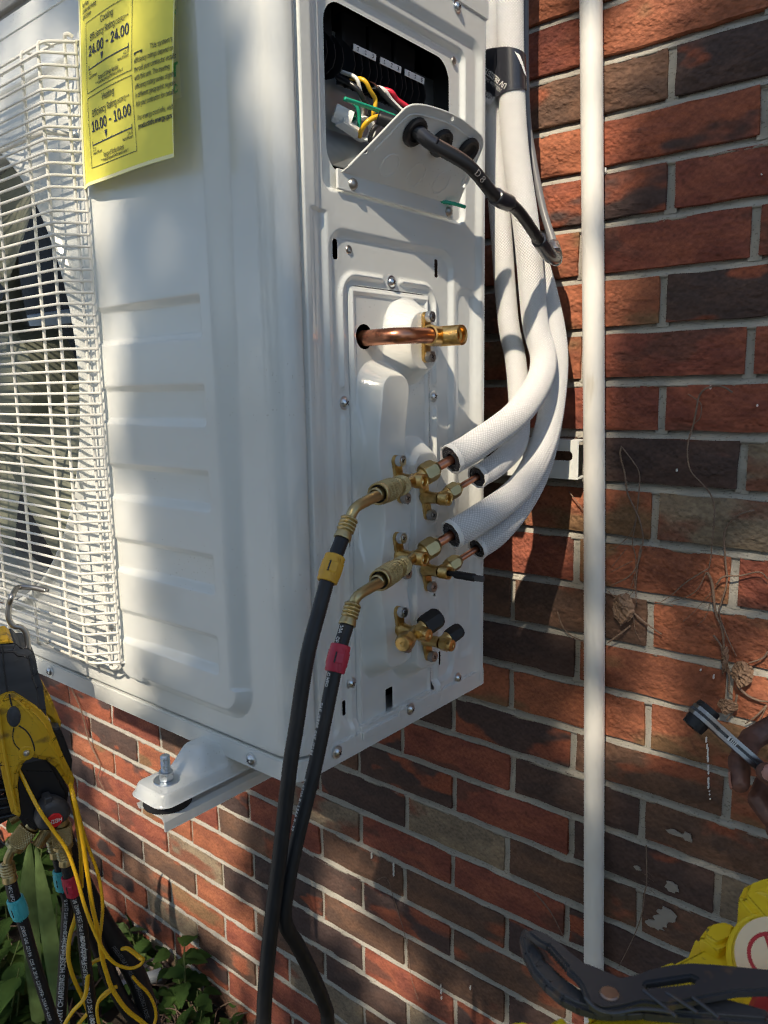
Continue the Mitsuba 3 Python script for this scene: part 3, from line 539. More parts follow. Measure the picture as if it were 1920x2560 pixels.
def line(u0, v0, u1, v1, w=.0006):
    n = 30; t = arr(0, 1, n)[:, None]; c = V(u0, v0) + t * (V(u1, v1) - V(u0, v0)); dd = unit(V(u1 - u0, v1 - v0)); nn = V(-dd[1], dd[0]) * w / 2
    P = np.vstack([c + nn, c - nn]); i = np.arange(n - 1); f = np.vstack([np.stack([i, i + 1, i + n], -1), np.stack([i + 1, i + n + 1, i + n], -1)])
    return trimesh.Trimesh(paper(P[:, 0] / PW, P[:, 1]) + V(0, -.0006, 0), f, process=False)
def tri(u, v, w, h): P = V((u - w / 2, v + h), (u + w / 2, v + h), (u, v)); return trimesh.Trimesh(paper(P[:, 0] / PW, P[:, 1]) + V(0, -.0007, 0), [[0, 1, 2]], process=False)
for b0, b1 in ((.0150, .0790), (.0835, .1480)):
    part(PN, 'printed_box', cat(line(.029, b0, .118, b0), line(.029, b1, .118, b1), line(.029, b0, .029, b1), line(.118, b0, .118, b1)), INK)
for v0, ttl, sub, big, lo, hi, foot in ((.0, 'Heating', '(HSPF2)**', '10.00 - 10.00', '7.5', '14.6', '** Heating Seasonal Performance Factor 2'), (.0690, 'Cooling', '(SEER2)**', '24.00 - 24.00', '14.3', '42.0', '** Seasonal Energy Efficiency Ratio 2')):
    for t in (ptext(ttl, .061, v0 + .0705, .0062, w=.024), ptext('Efficiency Rating', .038, v0 + .0602, .0062, w=.050), ptext(sub, .0905, v0 + .0604, .0042, w=.021), ptext(lo, .034, v0 + .0295, .0032, w=.0055), ptext(hi, 0, v0 + .0305, .0032, w=.0085, x1=.113),
              ptext('Least Efficient', .034, v0 + .0262, .0026, w=.018), ptext('Most Efficient', 0, v0 + .0272, .0026, w=.018, x1=.113), ptext('Range of Similar Models', .055, v0 + .0208, .0042, w=.040), ptext(foot, .049, v0 + .0172, .0028, w=.054)): part(PN, 'print', t, INK)
    part(PN, 'print', ptext(big, .034, v0 + .0470, .0092, True, w=.078), INKB)
    part(PN, 'pointer', tri(.0635, v0 + .0368, .0055, .0072), INKB)
    part(PN, 'scale_line', cat(line(.034, v0 + .0352, .113, v0 + .0358, .001), *[line(u, v0 + .0335 if i in (0, 4) else v0 + .0352, u, v0 + .0390 if i in (0, 4) else v0 + .0372, .0009) for i, u in enumerate((.0343, .0545, .0735, .0930, .1127))]), INKB)
for i, (s, w) in enumerate((("This system's", .029), ('efficiency ratings depend on', .053), ('the coil your contractor installs', .057), ('with this unit. The heating', .049), ('efficiency rating varies slightly', .056), ('in different geographic regions.', .058), ('Ask your contractor for details.', .057))):
    part(PN, 'print', ptext(s, .122 if i else .145, .0950 - i * .0073, .0044, w=w), INK)
part(PN, 'print', cat(line(.122, .0965, .134, .0968, .001), tri(.1232, .0935, .003, .003), tri(.1328, .0938, .003, .003)), INK)
part(PN, 'print', ptext('For energy cost info, visit', .1235, .0395, .0042, w=.052), INK); part(PN, 'print', ptext('productinfo.energy.gov', .1235, .0325, .0042, True, w=.051), INK)
for i, s in enumerate(('Heat Pump', 'Cooling and Heating', 'Split System')): part(PN, 'print', ptext(s, .022, .1640 - i * .0055, .0042, w=.0016 * len(s)), INK)
# --- sticker on the front, half hidden by the paper
STK = part(UNIT, 'sticker', sheet(arr(-.70, -.6125, 3), arr(.2605, .40, 3), lambda U, W: np.stack([U, YF - .0126 + 0 * U, W], -1)), mat('sticker_film', (.72, .725, .70), .3, 0, .3), True)
for s, h, x1, z, b in (('KI', .0265, -.6145, .3300, True), ('er', .0145, -.6150, .2795, True), ('DC', .0065, -.6170, .2660, False)):
    t = words(s, h, .0002, b); t.apply_translation([x1 - t.vertices[:, 0].max(), 0, 0]); t.apply_transform(np.array([[1, 0, 0, 0], [0, 0, -1, YF - .0129], [0, 1, 0, z], [0, 0, 0, 1.0]])); part(STK, 'letters', t, GREENI)
# ------------------------------------------------------------------ service valves on the side
DA, SA = unit((.30, .87, .36)), unit((.31, -.95, -.01))
def knurl(o, d, r, L, n=64):
    rows = max(10, int(L / .00055)); hs = np.linspace(0, L, rows); f = n / 2 / 2 * .7
    kk = round(n * .34)
    def mod(a, h, rr):
        ph = h / r; e = ss(0, .0012, h) * ss(0, .0012, L - h)
        return rr + .0010 * e * (np.abs(np.sin((a * kk + ph * kk) / 2)) * np.abs(np.sin((a * kk - ph * kk) / 2)) * 2.0 - .9)
    return lathe([(r - .0012, 0)] + [(r, h) for h in hs] + [(r - .0012, L)], o, d, 8 * kk, mod)
def threads(o, d, r, L, p=.0011, bore=.0045):
    pr = [(0, L - .010), (bore * .55, L - .010), (bore * .6, L - .006), (bore, L - .005), (bore, L - .0006), (bore + .0006, L), (r - .0010, L)]
    h = L
    while h > .0012: pr += [(r, h - .0004), (r, h - .0006), (r - .0007, h - p * .75)]; h -= p
    return lathe(pr[::-1] if False else [(r + .0002, 0)] + pr[::-1], o, d, 26)
def plate(cx, y0, z0, y1, z1, key):
    d = unit((y1 - y0, z1 - z0)); 
    from shapely.geometry import LineString
    pg = LineString([(y0, z0), (y1, z1)]).buffer(.0056, 10).union(Point((y0 + y1) / 2, (z0 + z1) / 2).buffer(.0078, 12)).buffer(-.002).buffer(.002)
    part(key, 'mounting_plate', slab(pg, .0048, V(cx, 0, 0), (0, 1, 0), (0, 0, 1), .0008), BRASS, 30)
    for y, z in ((y0, z0), (y1, z1)): part(key, 'bolt', cat(hexnut((cx + .0048, y, z), X1, .0062, .0062), lathe([(0, .0066), (.0030, .0066), (.0036, .0060), (.0036, .003)], (cx + .0048, y, z), X1, 16)), STEELD if z == z1 else ZINC, 40)
    for y, z in ((y0, z0), (y1, z1)):
        M = frame_at(V(cx + .0113, y, z), X1); q = []
        for rot in (.5, .5 + PI / 2):
            b = rbox(-.0024, .0024, -.0005, .0005, -.0003, .0004, .0001); b.apply_transform(trimesh.transformations.rotation_matrix(rot, [0, 0, 1])); b.apply_transform(M); q.append(b)
        part(key, 'bolt_recess', cat(q), INNER, False)
PX = -.4945
def flare(key, o, d, r, L, m=BRASSD, cap=False, t0=.012):
    part(key, 'flare_nut' if not cap else 'dust_cap', cat(hexnut(o + d * t0, d, r, L, .0014, .3), lathe([(r * .70, 0), (r * .74, .001), (r * .6, .004)], o + d * (t0 + L), d, 24)) if not cap else cat(hexnut(o + d * (t0 - .001), d, r, L, .002, .3), cyl(o + d * (t0 + L - .003), d, r * .8, .004)), m, 40)
def valve_body(o, r, x1, svc=True):
    R = lambda c, d, pr: lathe(pr, c, d, 24)
    ms = [R(V(PX + .004, o[1], o[2]), X1, [(0, 0), (.0075, 0), (.0062, .006), (.0060, .013), (r * .98, .015), (r * .98, x1 - PX - .017)])]
    ms.append(R(o, DA, [(0, -.002), (.0062, 0), (.0062, .0085), (.0074, .010), (.0074, .0118), (.0060, .0122), (.0060, .016)]))
    if svc: ms.append(R(o, SA, [(0, 0), (.0064, .002), (.0056, .010), (.0050, .016), (.0050, .032)]))
    return cat(*ms)
def service_valve(label, y0, z0, y1, z1, r, svc, portx, cap=False, hexr=.0108, cu=.0048):
    k = part(UNIT, 'service_valve', valve_body(V(-.473, (y0 + y1) / 2, (z0 + z1) / 2), r, portx, svc), BRASS, 40, label)
    return k
ENDS = []
for i, (za, zb) in enumerate(((-.0725, -.1114), (-.1517, -.1904), (-.2301, -.2703))):
    o = V(-.473, -.3475, (za + zb) / 2); cap = i == 2
    kA = service_valve(['upper large brass service valve with the yellow banded hose screwed on', 'middle large brass service valve with the red banded hose screwed on', 'lowest large brass service valve closed by brass and black caps'][i], -.3512, za, -.3435, zb, .0072, True, -.459, cap)
    plate(PX, -.3512, za, -.3435, zb, kA)
    oB = V(-.473, -.3025, o[2] - .0235)
    kB = service_valve(['small brass service valve of the upper pair', 'small brass service valve with a black hex key in its port', 'small brass service valve closed by a brass cap'][i], -.3062, oB[2] + .0195, -.2988, oB[2] - .0195, .0066, False, -.461, cap)
    plate(PX, -.3062, oB[2] + .0195, -.2988, oB[2] - .0195, kB)
    for k, c, r, xe in ((kA, o, .0074, -.459), (kB, oB, .0070, -.461)):
        if not cap: part(k, 'threaded_port', threads(V(xe - .011, c[1], c[2]), X1, r, .0110, bore=.0046), BRASS, 40)
        else:
            part(k, 'brass_cap', cat(hexnut(V(xe - .010, c[1], c[2]), X1, r + .0012, .0085, .0015, .4), lathe([(r * .96, 0), (r * .96, .004), (r * .86, .0055), (.0030, .0058), (.0022, .0050), (0, .0050)], V(xe - .002, c[1], c[2]), X1, 26)), BRASS, 40)
    flare(kA, o, DA, .0112 if not cap else .0118, .0150 if not cap else .020, BRASSD if not cap else RUBBER, cap); flare(kB, oB, DA, .0088 if not cap else .0092, .0120 if not cap else .016, BRASSD if not cap else RUBBER, cap)
    if cap:
        part(kA, 'side_cap', cat(hexnut(o + SA * .022, SA, .0098, .011, .0016, .2), lathe([(.0086, 0), (.0088, .003), (.0070, .0065), (.0024, .0068), (.0018, .0060), (0, .0060)], o + SA * .033, SA, 24)), BRASS, 40)
    else: ENDS += [(o, .0048), (oB, .0033)]
o1 = V(-.473, -.2992, .0516)
k1 = part(UNIT, 'service_valve', cat(lathe([(0, 0), (.009, 0), (.0075, .004), (.0098, .008), (.0100, .020)], V(PX + .003, o1[1], o1[2]), X1, 28), lathe([(0, 0), (.0098, .002), (.0098, .016), (.0104, .0165), (.0104, .0200), (.0084, .0205)], o1, (0, -1, .02), 28)), BRASS, 40, 'large uncapped brass valve at the end of the short copper pipe')
plate(PX, -.2992, .0718, -.2994, .0314, k1)
part(k1, 'threaded_port', threads(V(-.4735, o1[1], o1[2]), X1, .0101, .0265, .0013, .0074), BRASS, 40)
part(UNIT, 'copper_pipe', tube([(-.560, -.3665, .0490), (-.525, -.3672, .0492), (-.500, -.3680, .0494), (-.4820, -.3640, .0498), (-.4745, -.3540, .0502), (-.473, -.340, .0508), (-.473, -.315, .0514)], .0079, 24, 10), COPPER, True)
kb = thing('hex_key', 'short black hex key bit stuck in the small middle valve', 'hex key')
oB2 = V(-.473, -.3025, -.171 - .0236)
part(kb, 'shank', cat(hexnut(V(-.466, oB2[1], oB2[2]), X1, .0030, .014, .0003), cyl(V(-.4545, oB2[1], oB2[2] - .0003), X1, .0042, .026, 20, .001)), BLACKP, 40); part(kb, 'square_end', cat(rbox(-.429, -.4185, oB2[1] - .0028, oB2[1] + .0028, oB2[2] - .0031, oB2[2] + .0025, .0007)), BLACKST, 30)
# ------------------------------------------------------------------ charging hoses from the valves
FACE = unit((.55, -.8, .15))
def ferrule(o, d, r0, L, n=4):
    pr = [(0, 0), (r0 * .62, 0), (r0 * .68, .001)]; h = .0015
    for i in range(n): w = L * .62 / n; pr += [(r0 * .92, h), (r0 * 1.08, h + w * .3), (r0 * 1.08, h + w * .6), (r0 * .88, h + w * .95)]; h += w
    pr += [(r0 * .98, h + .001), (r0 * 1.1, L - .0008), (r0 * 1.06, L), (r0 * .7, L)]
    return lathe(pr, o, d, 9 if False else 22, lambda a, hh, rr: rr * (1 + .05 * np.cos(a * 8) * (hh > .002) * (hh < L * .68)))
def band(key, C, s0, L, r, m, txt=None):
    s = np.r_[0, np.cumsum(np.linalg.norm(np.diff(C, axis=0), axis=1))]; at = lambda q: np.array([np.interp(q, s, C[:, k]) for k in range(3)])
    o, d = at(s0), unit(at(s0 + L) - at(s0)); w = part(key, 'colour_band', lathe([(r + .0002, 0), (r + .0018, 0), (r + .0026, .001), (r + .0026, L * .22), (r + .0032, L * .26), (r + .0032, L * .74), (r + .0026, L * .78), (r + .0026, L - .001), (r + .0018, L), (r + .0002, L)], o, d, 30), m, 40)
    t = text_on_tube(txt, np.array([o, o + d * L * .5, o + d * L]), r + .0030, .0042, L * .10, FACE, -.55, bold=True); part(w, 'embossed_print', t, m)
    f = unit(FACE - d * (FACE @ d)); b = np.cross(d, f); M = np.eye(4); q = unit(f * .92 - b * .25); u = np.cross(d, q)
    M[:3, 0], M[:3, 1], M[:3, 2], M[:3, 3] = u, d, q, o + d * L * .5 + q * (r + .0020)
    tab = rbox(-.0034, .0030, -.0046, .0046, -.001, .0022, .0006); tab.apply_transform(M); part(w, 'latch', tab, m); sl = rbox(.0031, .0042, -.0046, .0046, -.001, .0016, .0002); sl.apply_transform(M); part(w, 'slot', sl, INNER)
def charging_hose(label, o, pts, bs, bm, txts, th=.0028, elbow=None, face=FACE, group='refrigerant charging hoses', tname='Fieldpiece'):
    k = thing('charging_hose', label, 'hose', group); C = spline(pts, 14)
    part(k, 'hose', tube(C, .0061, 22, raw=True), HOSE, True)
    d = unit(C[2] - C[0]); part(k, 'ferrule', ferrule(C[0] - d * .0205, d, .0070, .0215), BRASSD, 40)
    band(k, C, bs, .0235, .0061, bm, tname)
    for s, t, ph, fl, b in txts: part(k, 'print', text_on_tube(t, C, .0061, th, s, face, ph, fl, b), LETTER)
    return k, C, d
for i, (o, pts, lab, bm, bs, txts) in enumerate((
    (V(-.473, -.3475, -.0920), [(-.437, -.4935, -.1235), (-.4345, -.512, -.148), (-.4325, -.526, -.1725), (-.43, -.5462, -.2126), (-.43, -.5606, -.2662), (-.43, -.569, -.2970), (-.43, -.584, -.3692), (-.43, -.597, -.4294), (-.43, -.6072, -.4995), (-.43, -.612, -.62)],
     'black hose with yellow band hanging from the upper valve', YELLOWB, .0170, []),
    (V(-.473, -.3475, -.1710), [(-.4372, -.490, -.1995), (-.434, -.506, -.2235), (-.431, -.526, -.2688), (-.43, -.5414, -.308), (-.43, -.5632, -.3594), (-.43, -.5771, -.3999), (-.43, -.5801, -.4257), (-.43, -.5675, -.4543), (-.43, -.5511, -.4936), (-.43, -.5375, -.5326), (-.43, -.5353, -.5508), (-.43, -.534, -.64)],
     'black hose with dark red band hanging from the middle valve', REDB, .0185, [(.003, '10A', .55, False, True), (.0135, 'CF', .6, False, True), (.043, 'C HFO', .65, False, True), (.068, 'SAE J2888  SAE J2196', .85, False, True), (.130, 'R-410A R-134A R-32', .9, False, False)]))):
    k, C, d = charging_hose(lab, o, pts, bs, bm, txts)
    B = lambda t: o + SA * t
    st = C[0] - d * .018
    part(k, 'elbow', tube([B(.078), B(.092), B(.104) + V(.001, 0, -.001), B(.121) * .5 + st * .5 + V(0, -.006, .004) * .4, st, st + d * .004], [.0066, .0064, .0052, .0046, .0046, .0046], 18, 8), BRASSD, True)
    part(k, 'collar', lathe([(.005, 0), (.0062, .0005), (.0066, .006), (.0052, .0075)], B(.0965), SA, 22), BRASSD, 40)
    cp = part(k, 'coupling', cat(lathe([(.0045, .0), (.0086, .0005), (.0088, .0025)], B(.030), SA, 30), lathe([(.0088, .050), (.0072, .0505), (.0068, .0555), (.0078, .0560), (.0098, .0580), (.0098, .0600)], B(0), SA, 36), lathe([(.0096, .092), (.0101, .0925), (.0101, .0965), (.0095, .0970), (.0084, .0966), (.0080, .0850), (.0060, .0850)], B(0), SA, 36)), BRASSD, 40)
    part(cp, 'knurled_ring', knurl(B(.0325), SA, .0089, .0175, 72), BRASSD, 60); part(cp, 'knurled_ring', knurl(B(.0600), SA, .0098, .0322, 84), BRASSD, 60)
    part(cp, 'seal', lathe([(.0058, 0), (.0078, 0), (.0080, .003), (.0060, .003)], B(.0890), SA, 26), RUBBER, 40)
# ------------------------------------------------------------------ insulated line set, tape, conduit, rail, cables
P1 = [(-.449, -.2735, -.0615), (-.441, -.2037, -.0326), (-.447, -.142, .002), (-.4605, -.105, .034), (-.4765, -.098, .079), (-.489, -.098, .183), (-.507, -.10, .30), (-.514, -.10, .45), (-.515, -.10, .66)]
P2 = [(-.452, -.222, -.085), (-.462, -.165, -.066), (-.485, -.118, -.03), (-.501, -.10, .03), (-.5125, -.10, .081), (-.5235, -.10, .187), (-.5375, -.10, .33), (-.5415, -.10, .45), (-.542, -.10, .66)]
P3 = [(-.447, -.268, -.140), (-.443, -.19, -.115), (-.447, -.13, -.072), (-.456, -.088, -.018), (-.466, -.066, .05), (-.488, -.062, .13), (-.515, -.062, .2), (-.535, -.065, .32), (-.54, -.065, .66)]
P4 = [(-.449, -.224, -.162), (-.449, -.17, -.135), (-.455, -.115, -.095), (-.464, -.07, -.03), (-.478, -.046, .05), (-.50, -.042, .12), (-.54, -.042, .2), (-.56, -.04, .32), (-.565, -.04, .66)]
LL = ['uppermost white insulated pipe, thick, curving down to the upper large valve', 'thinner white insulated pipe emerging below the uppermost one', 'thick white insulated pipe curving down to the middle large valve', 'lowest, thinner white insulated pipe end beside the hex key']
LP = []
for (o, cu), P, lab, r in zip(ENDS, (P1, P2, P3, P4), LL, (.0158, .0130, .0158, .0130)):
    e0 = o + DA * (.050 if cu > .004 else .053); C = spline([e0] + [V(*p) for p in P], 16); LP.append(C)
    k = thing('insulated_pipe', lab, 'insulated pipe', 'white insulated refrigerant pipes')
    g = meshkit.fbm(np.c_[np.arange(len(C)) * .05, np.full(len(C), r * 900), np.zeros(len(C))], 3)
    m, uv = tube(C, r * 1.0, 40, raw=True, uv=True); part(k, 'jacket', m, INSUL, True, uv=uv)
    d = unit(C[3] - C[0]); rr_ = np.random.default_rng(int(r * 1e5) + len(LP))
    jag = rr_.random(40) * .0012
    lip = lathe([(r + .0001, .004), (r + .0003, -.0004), (r - .0006, -.0012), (r - .0018, -.0006), (r - .0022, .004)], C[0], d, 40, lambda a, h, q: q + .0004 * np.sin(a * 9 + 1) * (h < 0)); part(k, 'cut_edge', lip, mat('cut_edge', (.72, .72, .70), .8) if 'cut_edge' not in scene else 'cut_edge', 50)
    part(k, 'foam', lathe([(cu + .0016, .004), (cu + .0018, -.0002), (r * .55, .0006), (r - .0020, .0002)], C[0], d, 36, lambda a, h, q: q * (1 + .02 * np.sin(a * 5))), FOAM, 40)
    part(k, 'copper_tube', tube([o + DA * .018, C[0], C[3], C[6]], cu, 20, 8), COPPER, True)
from shapely.geometry import LineString
a1, a2 = V(-.5105, -.10), V(-.5385, -.10); orow = LineString([a1, a2]).buffer(.0169, 16)
oc = np.array(orow.exterior.coords)[:-1]
def on_tape(s, z, off=0.0):                                 # s metres to the left round the bundle, from the front of the right pipe
    w = np.where(s < 0, -s / .0169, 0); fl = np.clip(s, 0, .028); w2 = np.maximum(s - .028, 0) / .0169; r = .0169 + off
    x = np.where(s < 0, a1[0] + r * np.sin(w), a1[0] - fl - r * np.sin(w2)); y = np.where(s < 0, -.10 - r * np.cos(w), -.10 - r * np.cos(w2))
    return np.stack([x - (z - .365) * .05, y, z], -1)
TP = thing('black_tape', 'black printed tape wrapped round the upright white pipes', 'tape')
part(TP, 'wrap', sheet(arr(-.045, .060, 70), arr(-1, 1, 14), lambda S, W: on_tape(S, .3635 + W * .0245 + .006 * np.sin((S + .01) * 40) * (W > 0) * W - .16 * (S - .006) * (W < 0) * -W + .0, .0004 * np.sin(S * 900 + W * 3) * (np.abs(S - .012) < .004))), TAPE, True)
def ttext(s, s0, z0, h, ang, w, m, bold=False):
    t = words(s, h, .0002, bold, w, .002); X, Y = t.vertices[:, 0], t.vertices[:, 1]; c, q = math.cos(ang), math.sin(ang)
    t.vertices = on_tape(s0 - (X * c - Y * q), z0 + (X * q + Y * c), .0009); part(TP, 'print', t, m)
an = PI - .75
ttext('UV RESISTANT', -.0035, .3475, .0058, an, .050, LETTER, True); ttext('300, Line Set Tape', .0035, .3435, .0035, an, .040, LETTER)
P_ = sheet(arr(0, 1, 8), arr(0, 1, 5), lambda U, W: on_tape(.0135 - (U * .026 * math.cos(an) - W * .0105 * math.sin(an)), .3375 + U * .026 * math.sin(an) + W * .0105 * math.cos(an), .0007)); part(TP, 'printed_patch', P_, PALEL, True)
ttext('untape', .0150, .3385, .0070, an, .022, INK, True); ttext('UV RESISTANT', .031, .3400, .0058, an, .044, LETTER, True)
part(TP, 'printed_patch', sheet(arr(0, 1, 5), arr(0, 1, 6), lambda U, W: on_tape(-.0125 - U * .006 - W * .012, .383 - W * .022 - U * .003, .0007)), PALEL, True)
k = thing('conduit', 'upright white plastic conduit standing against the brick wall', 'conduit')
part(k, 'tube', tube([(-.4585, -.0205, .70), (-.450, -.0203, .454), (-.4285, -.0200, -.163), (-.411, -.0200, -.808), (-.395, -.020, -1.385)], .0137, 32, 14), PVC, True)
k = thing('wall_rail', 'slotted white bracket rail on the wall left of the conduit', 'bracket rail')
rp = sbox(-1.62, -.121, -.4455, -.0700).difference(rrect(-.500, -.4535, -.0968, -.0845, .0055)).difference(rrect(-.60, -.55, -.0968, -.0845, .0055))
part(k, 'face', slab(rp, .0025, V(0, -.0335, 0), (1, 0, 0), (0, 0, 1), .0005), PAINT, 30); part(k, 'lip', cat(rbox(-1.62, -.4455, -.0335, -.006, -.0725, -.0702, .0006), rbox(-1.62, -.4455, -.0335, -.006, -.1208, -.1180, .0006)), PAINT)
k = thing('power_cable', 'thick black cable from the conduit plate to a foil wrapped bend by the wall', 'cable')
BC = spline([(-.500, -.362, .252), (-.475, -.3425, .2405), (-.4590, -.3290, .2262), (-.440, -.2968, .2098), (-.435, -.257, .1880), (-.4365, -.212, .1830), (-.4435, -.151, .161), (-.450, -.112, .1495), (-.456, -.086, .1500), (-.4615, -.074, .1590)], 14)
part(k, 'sheath', tube(BC, .0062, 20, raw=True), BLACKP, True)
part(k, 'taped_strand', tube(BC[30:88] + V(-.003, .001, .0072), .0030, 12, raw=True), mat('strand', (.10, .07, .06), .3, 0, .5), True)
for a, b in ((8, 30), (56, 66), (84, 112)): part(k, 'tape_wrap', tube(BC[a:b] + V(-.0008, 0, .0014), .0084 if a > 50 else .0070, 20, raw=True), TAPE, True)
t = text_on_tube('D 8', BC, .0066, .006, .105, FACE, .2); part(k, 'print', t, mat('grey_print', (.20, .20, .21), .5))
k2 = thing('grey_cable', 'grey cable running up behind the white pipes from the foil wrapped bend', 'cable')
GCp = spline([(-.4600, -.0775, .1520), (-.4655, -.070, .1605), (-.473, -.063, .176), (-.4885, -.060, .2163), (-.5022, -.060, .2729), (-.5129, -.060, .3377), (-.5168, -.060, .4607), (-.518, -.06, .66)], 10)
part(k2, 'sheath', tube(GCp, [.0056, .0060, .0055, .0048] + [.0046] * 6, 16, raw=True), GREYW, True)
part(k2, 'foil_wrap', tube(spline([(-.4570, -.0835, .1480), (-.4598, -.0775, .1508), (-.4655, -.070, .1612), (-.4715, -.064, .1725)], 10), [.0066, .0074, .0078, .0064], 24, raw=True), FOIL, 40)
# ------------------------------------------------------------------ mounting foot and bracket arm under the front right corner
ft = part(UNIT, 'mounting_foot', sheet(arr(-.6620, -.6020, 60), arr(-.5760, -.36, 130), lambda X, Y: np.stack([X, Y, -.3825 + .0180 * ss(-.532, -.505, Y) * (1 - ss(-.626, -.608, X)) - .0112 * ss(-.0065, .0, sdr(X, Y, -.6610, -.6030, -.5755, -.30, .014)) + .0035 * np.exp(-((X + .633) / .010) ** 2 - ((Y + .506) / .016) ** 2)], -1), lambda X, Y: np.minimum(-sdr(X, Y, -.6617, -.6023, -.5757, -.29, .0145), sdr(X, Y, -.6425, -.6240, -.5545, -.5435, .0052))), PAINT, True)
k = thing('wall_bracket', 'white bracket arm with black rubber mount carrying the right foot of the unit', 'wall bracket')
prof = Polygon([(-.0190, -.0040), (-.0230, .0), (.0200, .0), (.0240, -.0040), (.0245, -.0140), (.0225, -.0140), (.0220, -.0045), (.0195, -.0022), (-.0180, -.0022), (-.0175, -.0045)])
ar = slab(prof, .566, V(-.6320, -.004, -.4050), (1, 0, 0), (0, 0, 1), .0005); part(k, 'arm', ar, PAINT, 30)
part(k, 'upright', rbox(-.70, -.66, -.012, -.0095, -.405, -.10, .0008), PAINT)
part(k, 'rubber_mount', lathe([(0, 0), (.0236, 0), (.0240, .0015), (.0208, .0180), (.0190, .0190), (0, .0190)], (-.6320, -.5490, -.4050), (0, 0, 1), 40), RUBBER, 40)
part(k, 'washer', lathe([(.0045, 0), (.0125, 0), (.0127, .0012), (.0121, .0018), (.0045, .0018)], (-.6320, -.5490, -.3822), (0.05, 0, 1), 36), ZINC, 40)
part(k, 'nut', hexnut(V(-.6320, -.5490, -.3803), (0, 0, 1), .0078, .0066), ZINC, 40)
part(k, 'lock_washer', lathe([(.004, 0), (.0070, 0), (.0070, .0018), (.004, .0018)], (-.6320, -.5490, -.3737), (.06, .03, 1), 26), ZINC, 40)
hh = np.arange(0, .022, .0003); part(k, 'bolt', lathe([(.0044 + .0004 * math.sin(h * 2 * PI / .00125), h) for h in hh] + [(.0036, .0228), (0, .0228)], (-.6320, -.5490, -.3777), (0, 0, 1), 22), ZINC, 40)
# ------------------------------------------------------------------ digital manifold hanging by its hook from the grille
MF = thing('manifold_gauge', 'black gauge manifold in a yellow rubber boot hanging from the grille by a wire hook', 'manifold gauge')
M0, ME, MN = V(-.8416, -.60, -.3505), unit((.3499, .9368, 0)), unit((.9368, -.3499, 0))   # the side that faces the valves: along ME, outwards MN
ML = lambda a, z, off=0.0: V(M0[0], M0[1], 0) + ME * a + V(0, 0, z) - MN * off
MLs = lambda pts, off=0.0: [ML(a, z, off) for a, z in pts]
def fy(pts, o0, o1, c=.004): return slab(Polygon(pts).buffer(0), o1 - o0, V(M0[0], M0[1], 0) - MN * o1, ME, (0, 0, 1), c)
def soft(m, res=.006, it=12):
    m = trimesh.Trimesh(m.vertices, m.faces, process=True); v, f = trimesh.remesh.subdivide_to_size(m.vertices, m.faces, res, max_iter=9); return taubin(trimesh.Trimesh(v, f, process=True), it)
case = [(-.045, -.2640), (-.0067, -.2718), (.0103, -.2742), (.0144, -.2800), (.0214, -.2816), (.0272, -.2880), (.0286, -.2957), (.0297, -.3122), (.0334, -.3279), (.0345, -.3563), (.0320, -.420), (-.045, -.420)]
part(MF, 'case', soft(fy(case, .004, .085, .007), .005, 6), GREYP, 50)
part(MF, 'case_seam', tube(MLs([(-.0040, -.2712), (-.0045, -.300), (-.0030, -.3370)], .0035), .0009, 6), INNER)
part(MF, 'top_rim', soft(fy([(-.045, -.2520), (-.0172, -.2633), (-.0040, -.2668), (.0029, -.2669), (.0075, -.2720), (-.045, -.2700)], .008, .07, .002), .004, 4), YELLOWR, 50)
part(MF, 'hook', tube([V(-.878, -.532, -.2300), V(-.8955, -.540, -.2270), V(-.9120, -.550, -.2275), ML(.0120, -.2200, .02), ML(.0074, -.2309, .02), ML(.0055, -.2448, .02), ML(.0093, -.2552, .02), ML(.0176, -.2593, .02), ML(.0218, -.2672, .02), ML(.0223, -.28, .02), ML(.0215, -.32, .02)], .0031, 12, 8), STEELD, True)
boot = [(-.045, -.36), (-.0267, -.347), (-.0113, -.3271), (-.0042, -.3246), (.0027, -.3254), (.0113, -.3341), (.0245, -.3479), (.0361, -.3686), (.0418, -.3909), (.0485, -.4167), (.0547, -.4355), (.0590, -.451), (.0572, -.4582), (.0529, -.4592), (.0496, -.4528), (.0443, -.4398), (.0379, -.4252), (.029, -.4129), (.0197, -.4077), (.0117, -.4034), (.0051, -.4107), (.0003, -.4192), (-.0026, -.4351), (-.0018, -.469), (-.0034, -.4725), (-.0113, -.4665), (-.0143, -.4456), (-.0159, -.4299), (-.0181, -.4073), (-.0306, -.393), (-.045, -.39)]
B_ = soft(fy(boot, -.006, .030, .005), .0035, 7)
a_ = (B_.vertices - M0) @ ME; o_ = -(B_.vertices - M0) @ MN; B_.vertices -= MN[None] * ((np.maximum(a_ - .022, 0) ** 1.4 * 1.6 + np.maximum(-.005 - a_, 0) * .35) * (o_ < .028))[:, None]
BT = part(MF, 'rubber_boot', B_, YELLOWR, 50)
part(BT, 'rib', tube([ML(.004, -.333, -.0060), ML(.016, -.352, -.0055), ML(.0275, -.378, -.0035), ML(.039, -.408, .0005), ML(.0505, -.440, .0075)], .0017, 8), YELLOWR); part(BT, 'rib', tube(MLs([(-.0145, -.340), (-.0130, -.385), (-.0095, -.430), (-.0060, -.462)], -.0052), .0017, 8), YELLOWR)
pg = slab(Point(0, 0).buffer(1, 12), .0022, V(0, 0, 0), (1, 0, 0), (0, 1, 0)); 
ov = lathe([(0, .0036), (.5, .0034), (.86, .0020), (1, -.001)], n=36); ov.vertices[:, 0] *= .0074; ov.vertices[:, 1] *= .0128; ov.apply_transform(frame_at(ML(.0000, -.3510, -.0058), MN, (0, 0, 1))); part(BT, 'oval_plug', ov, GREYP, 40)
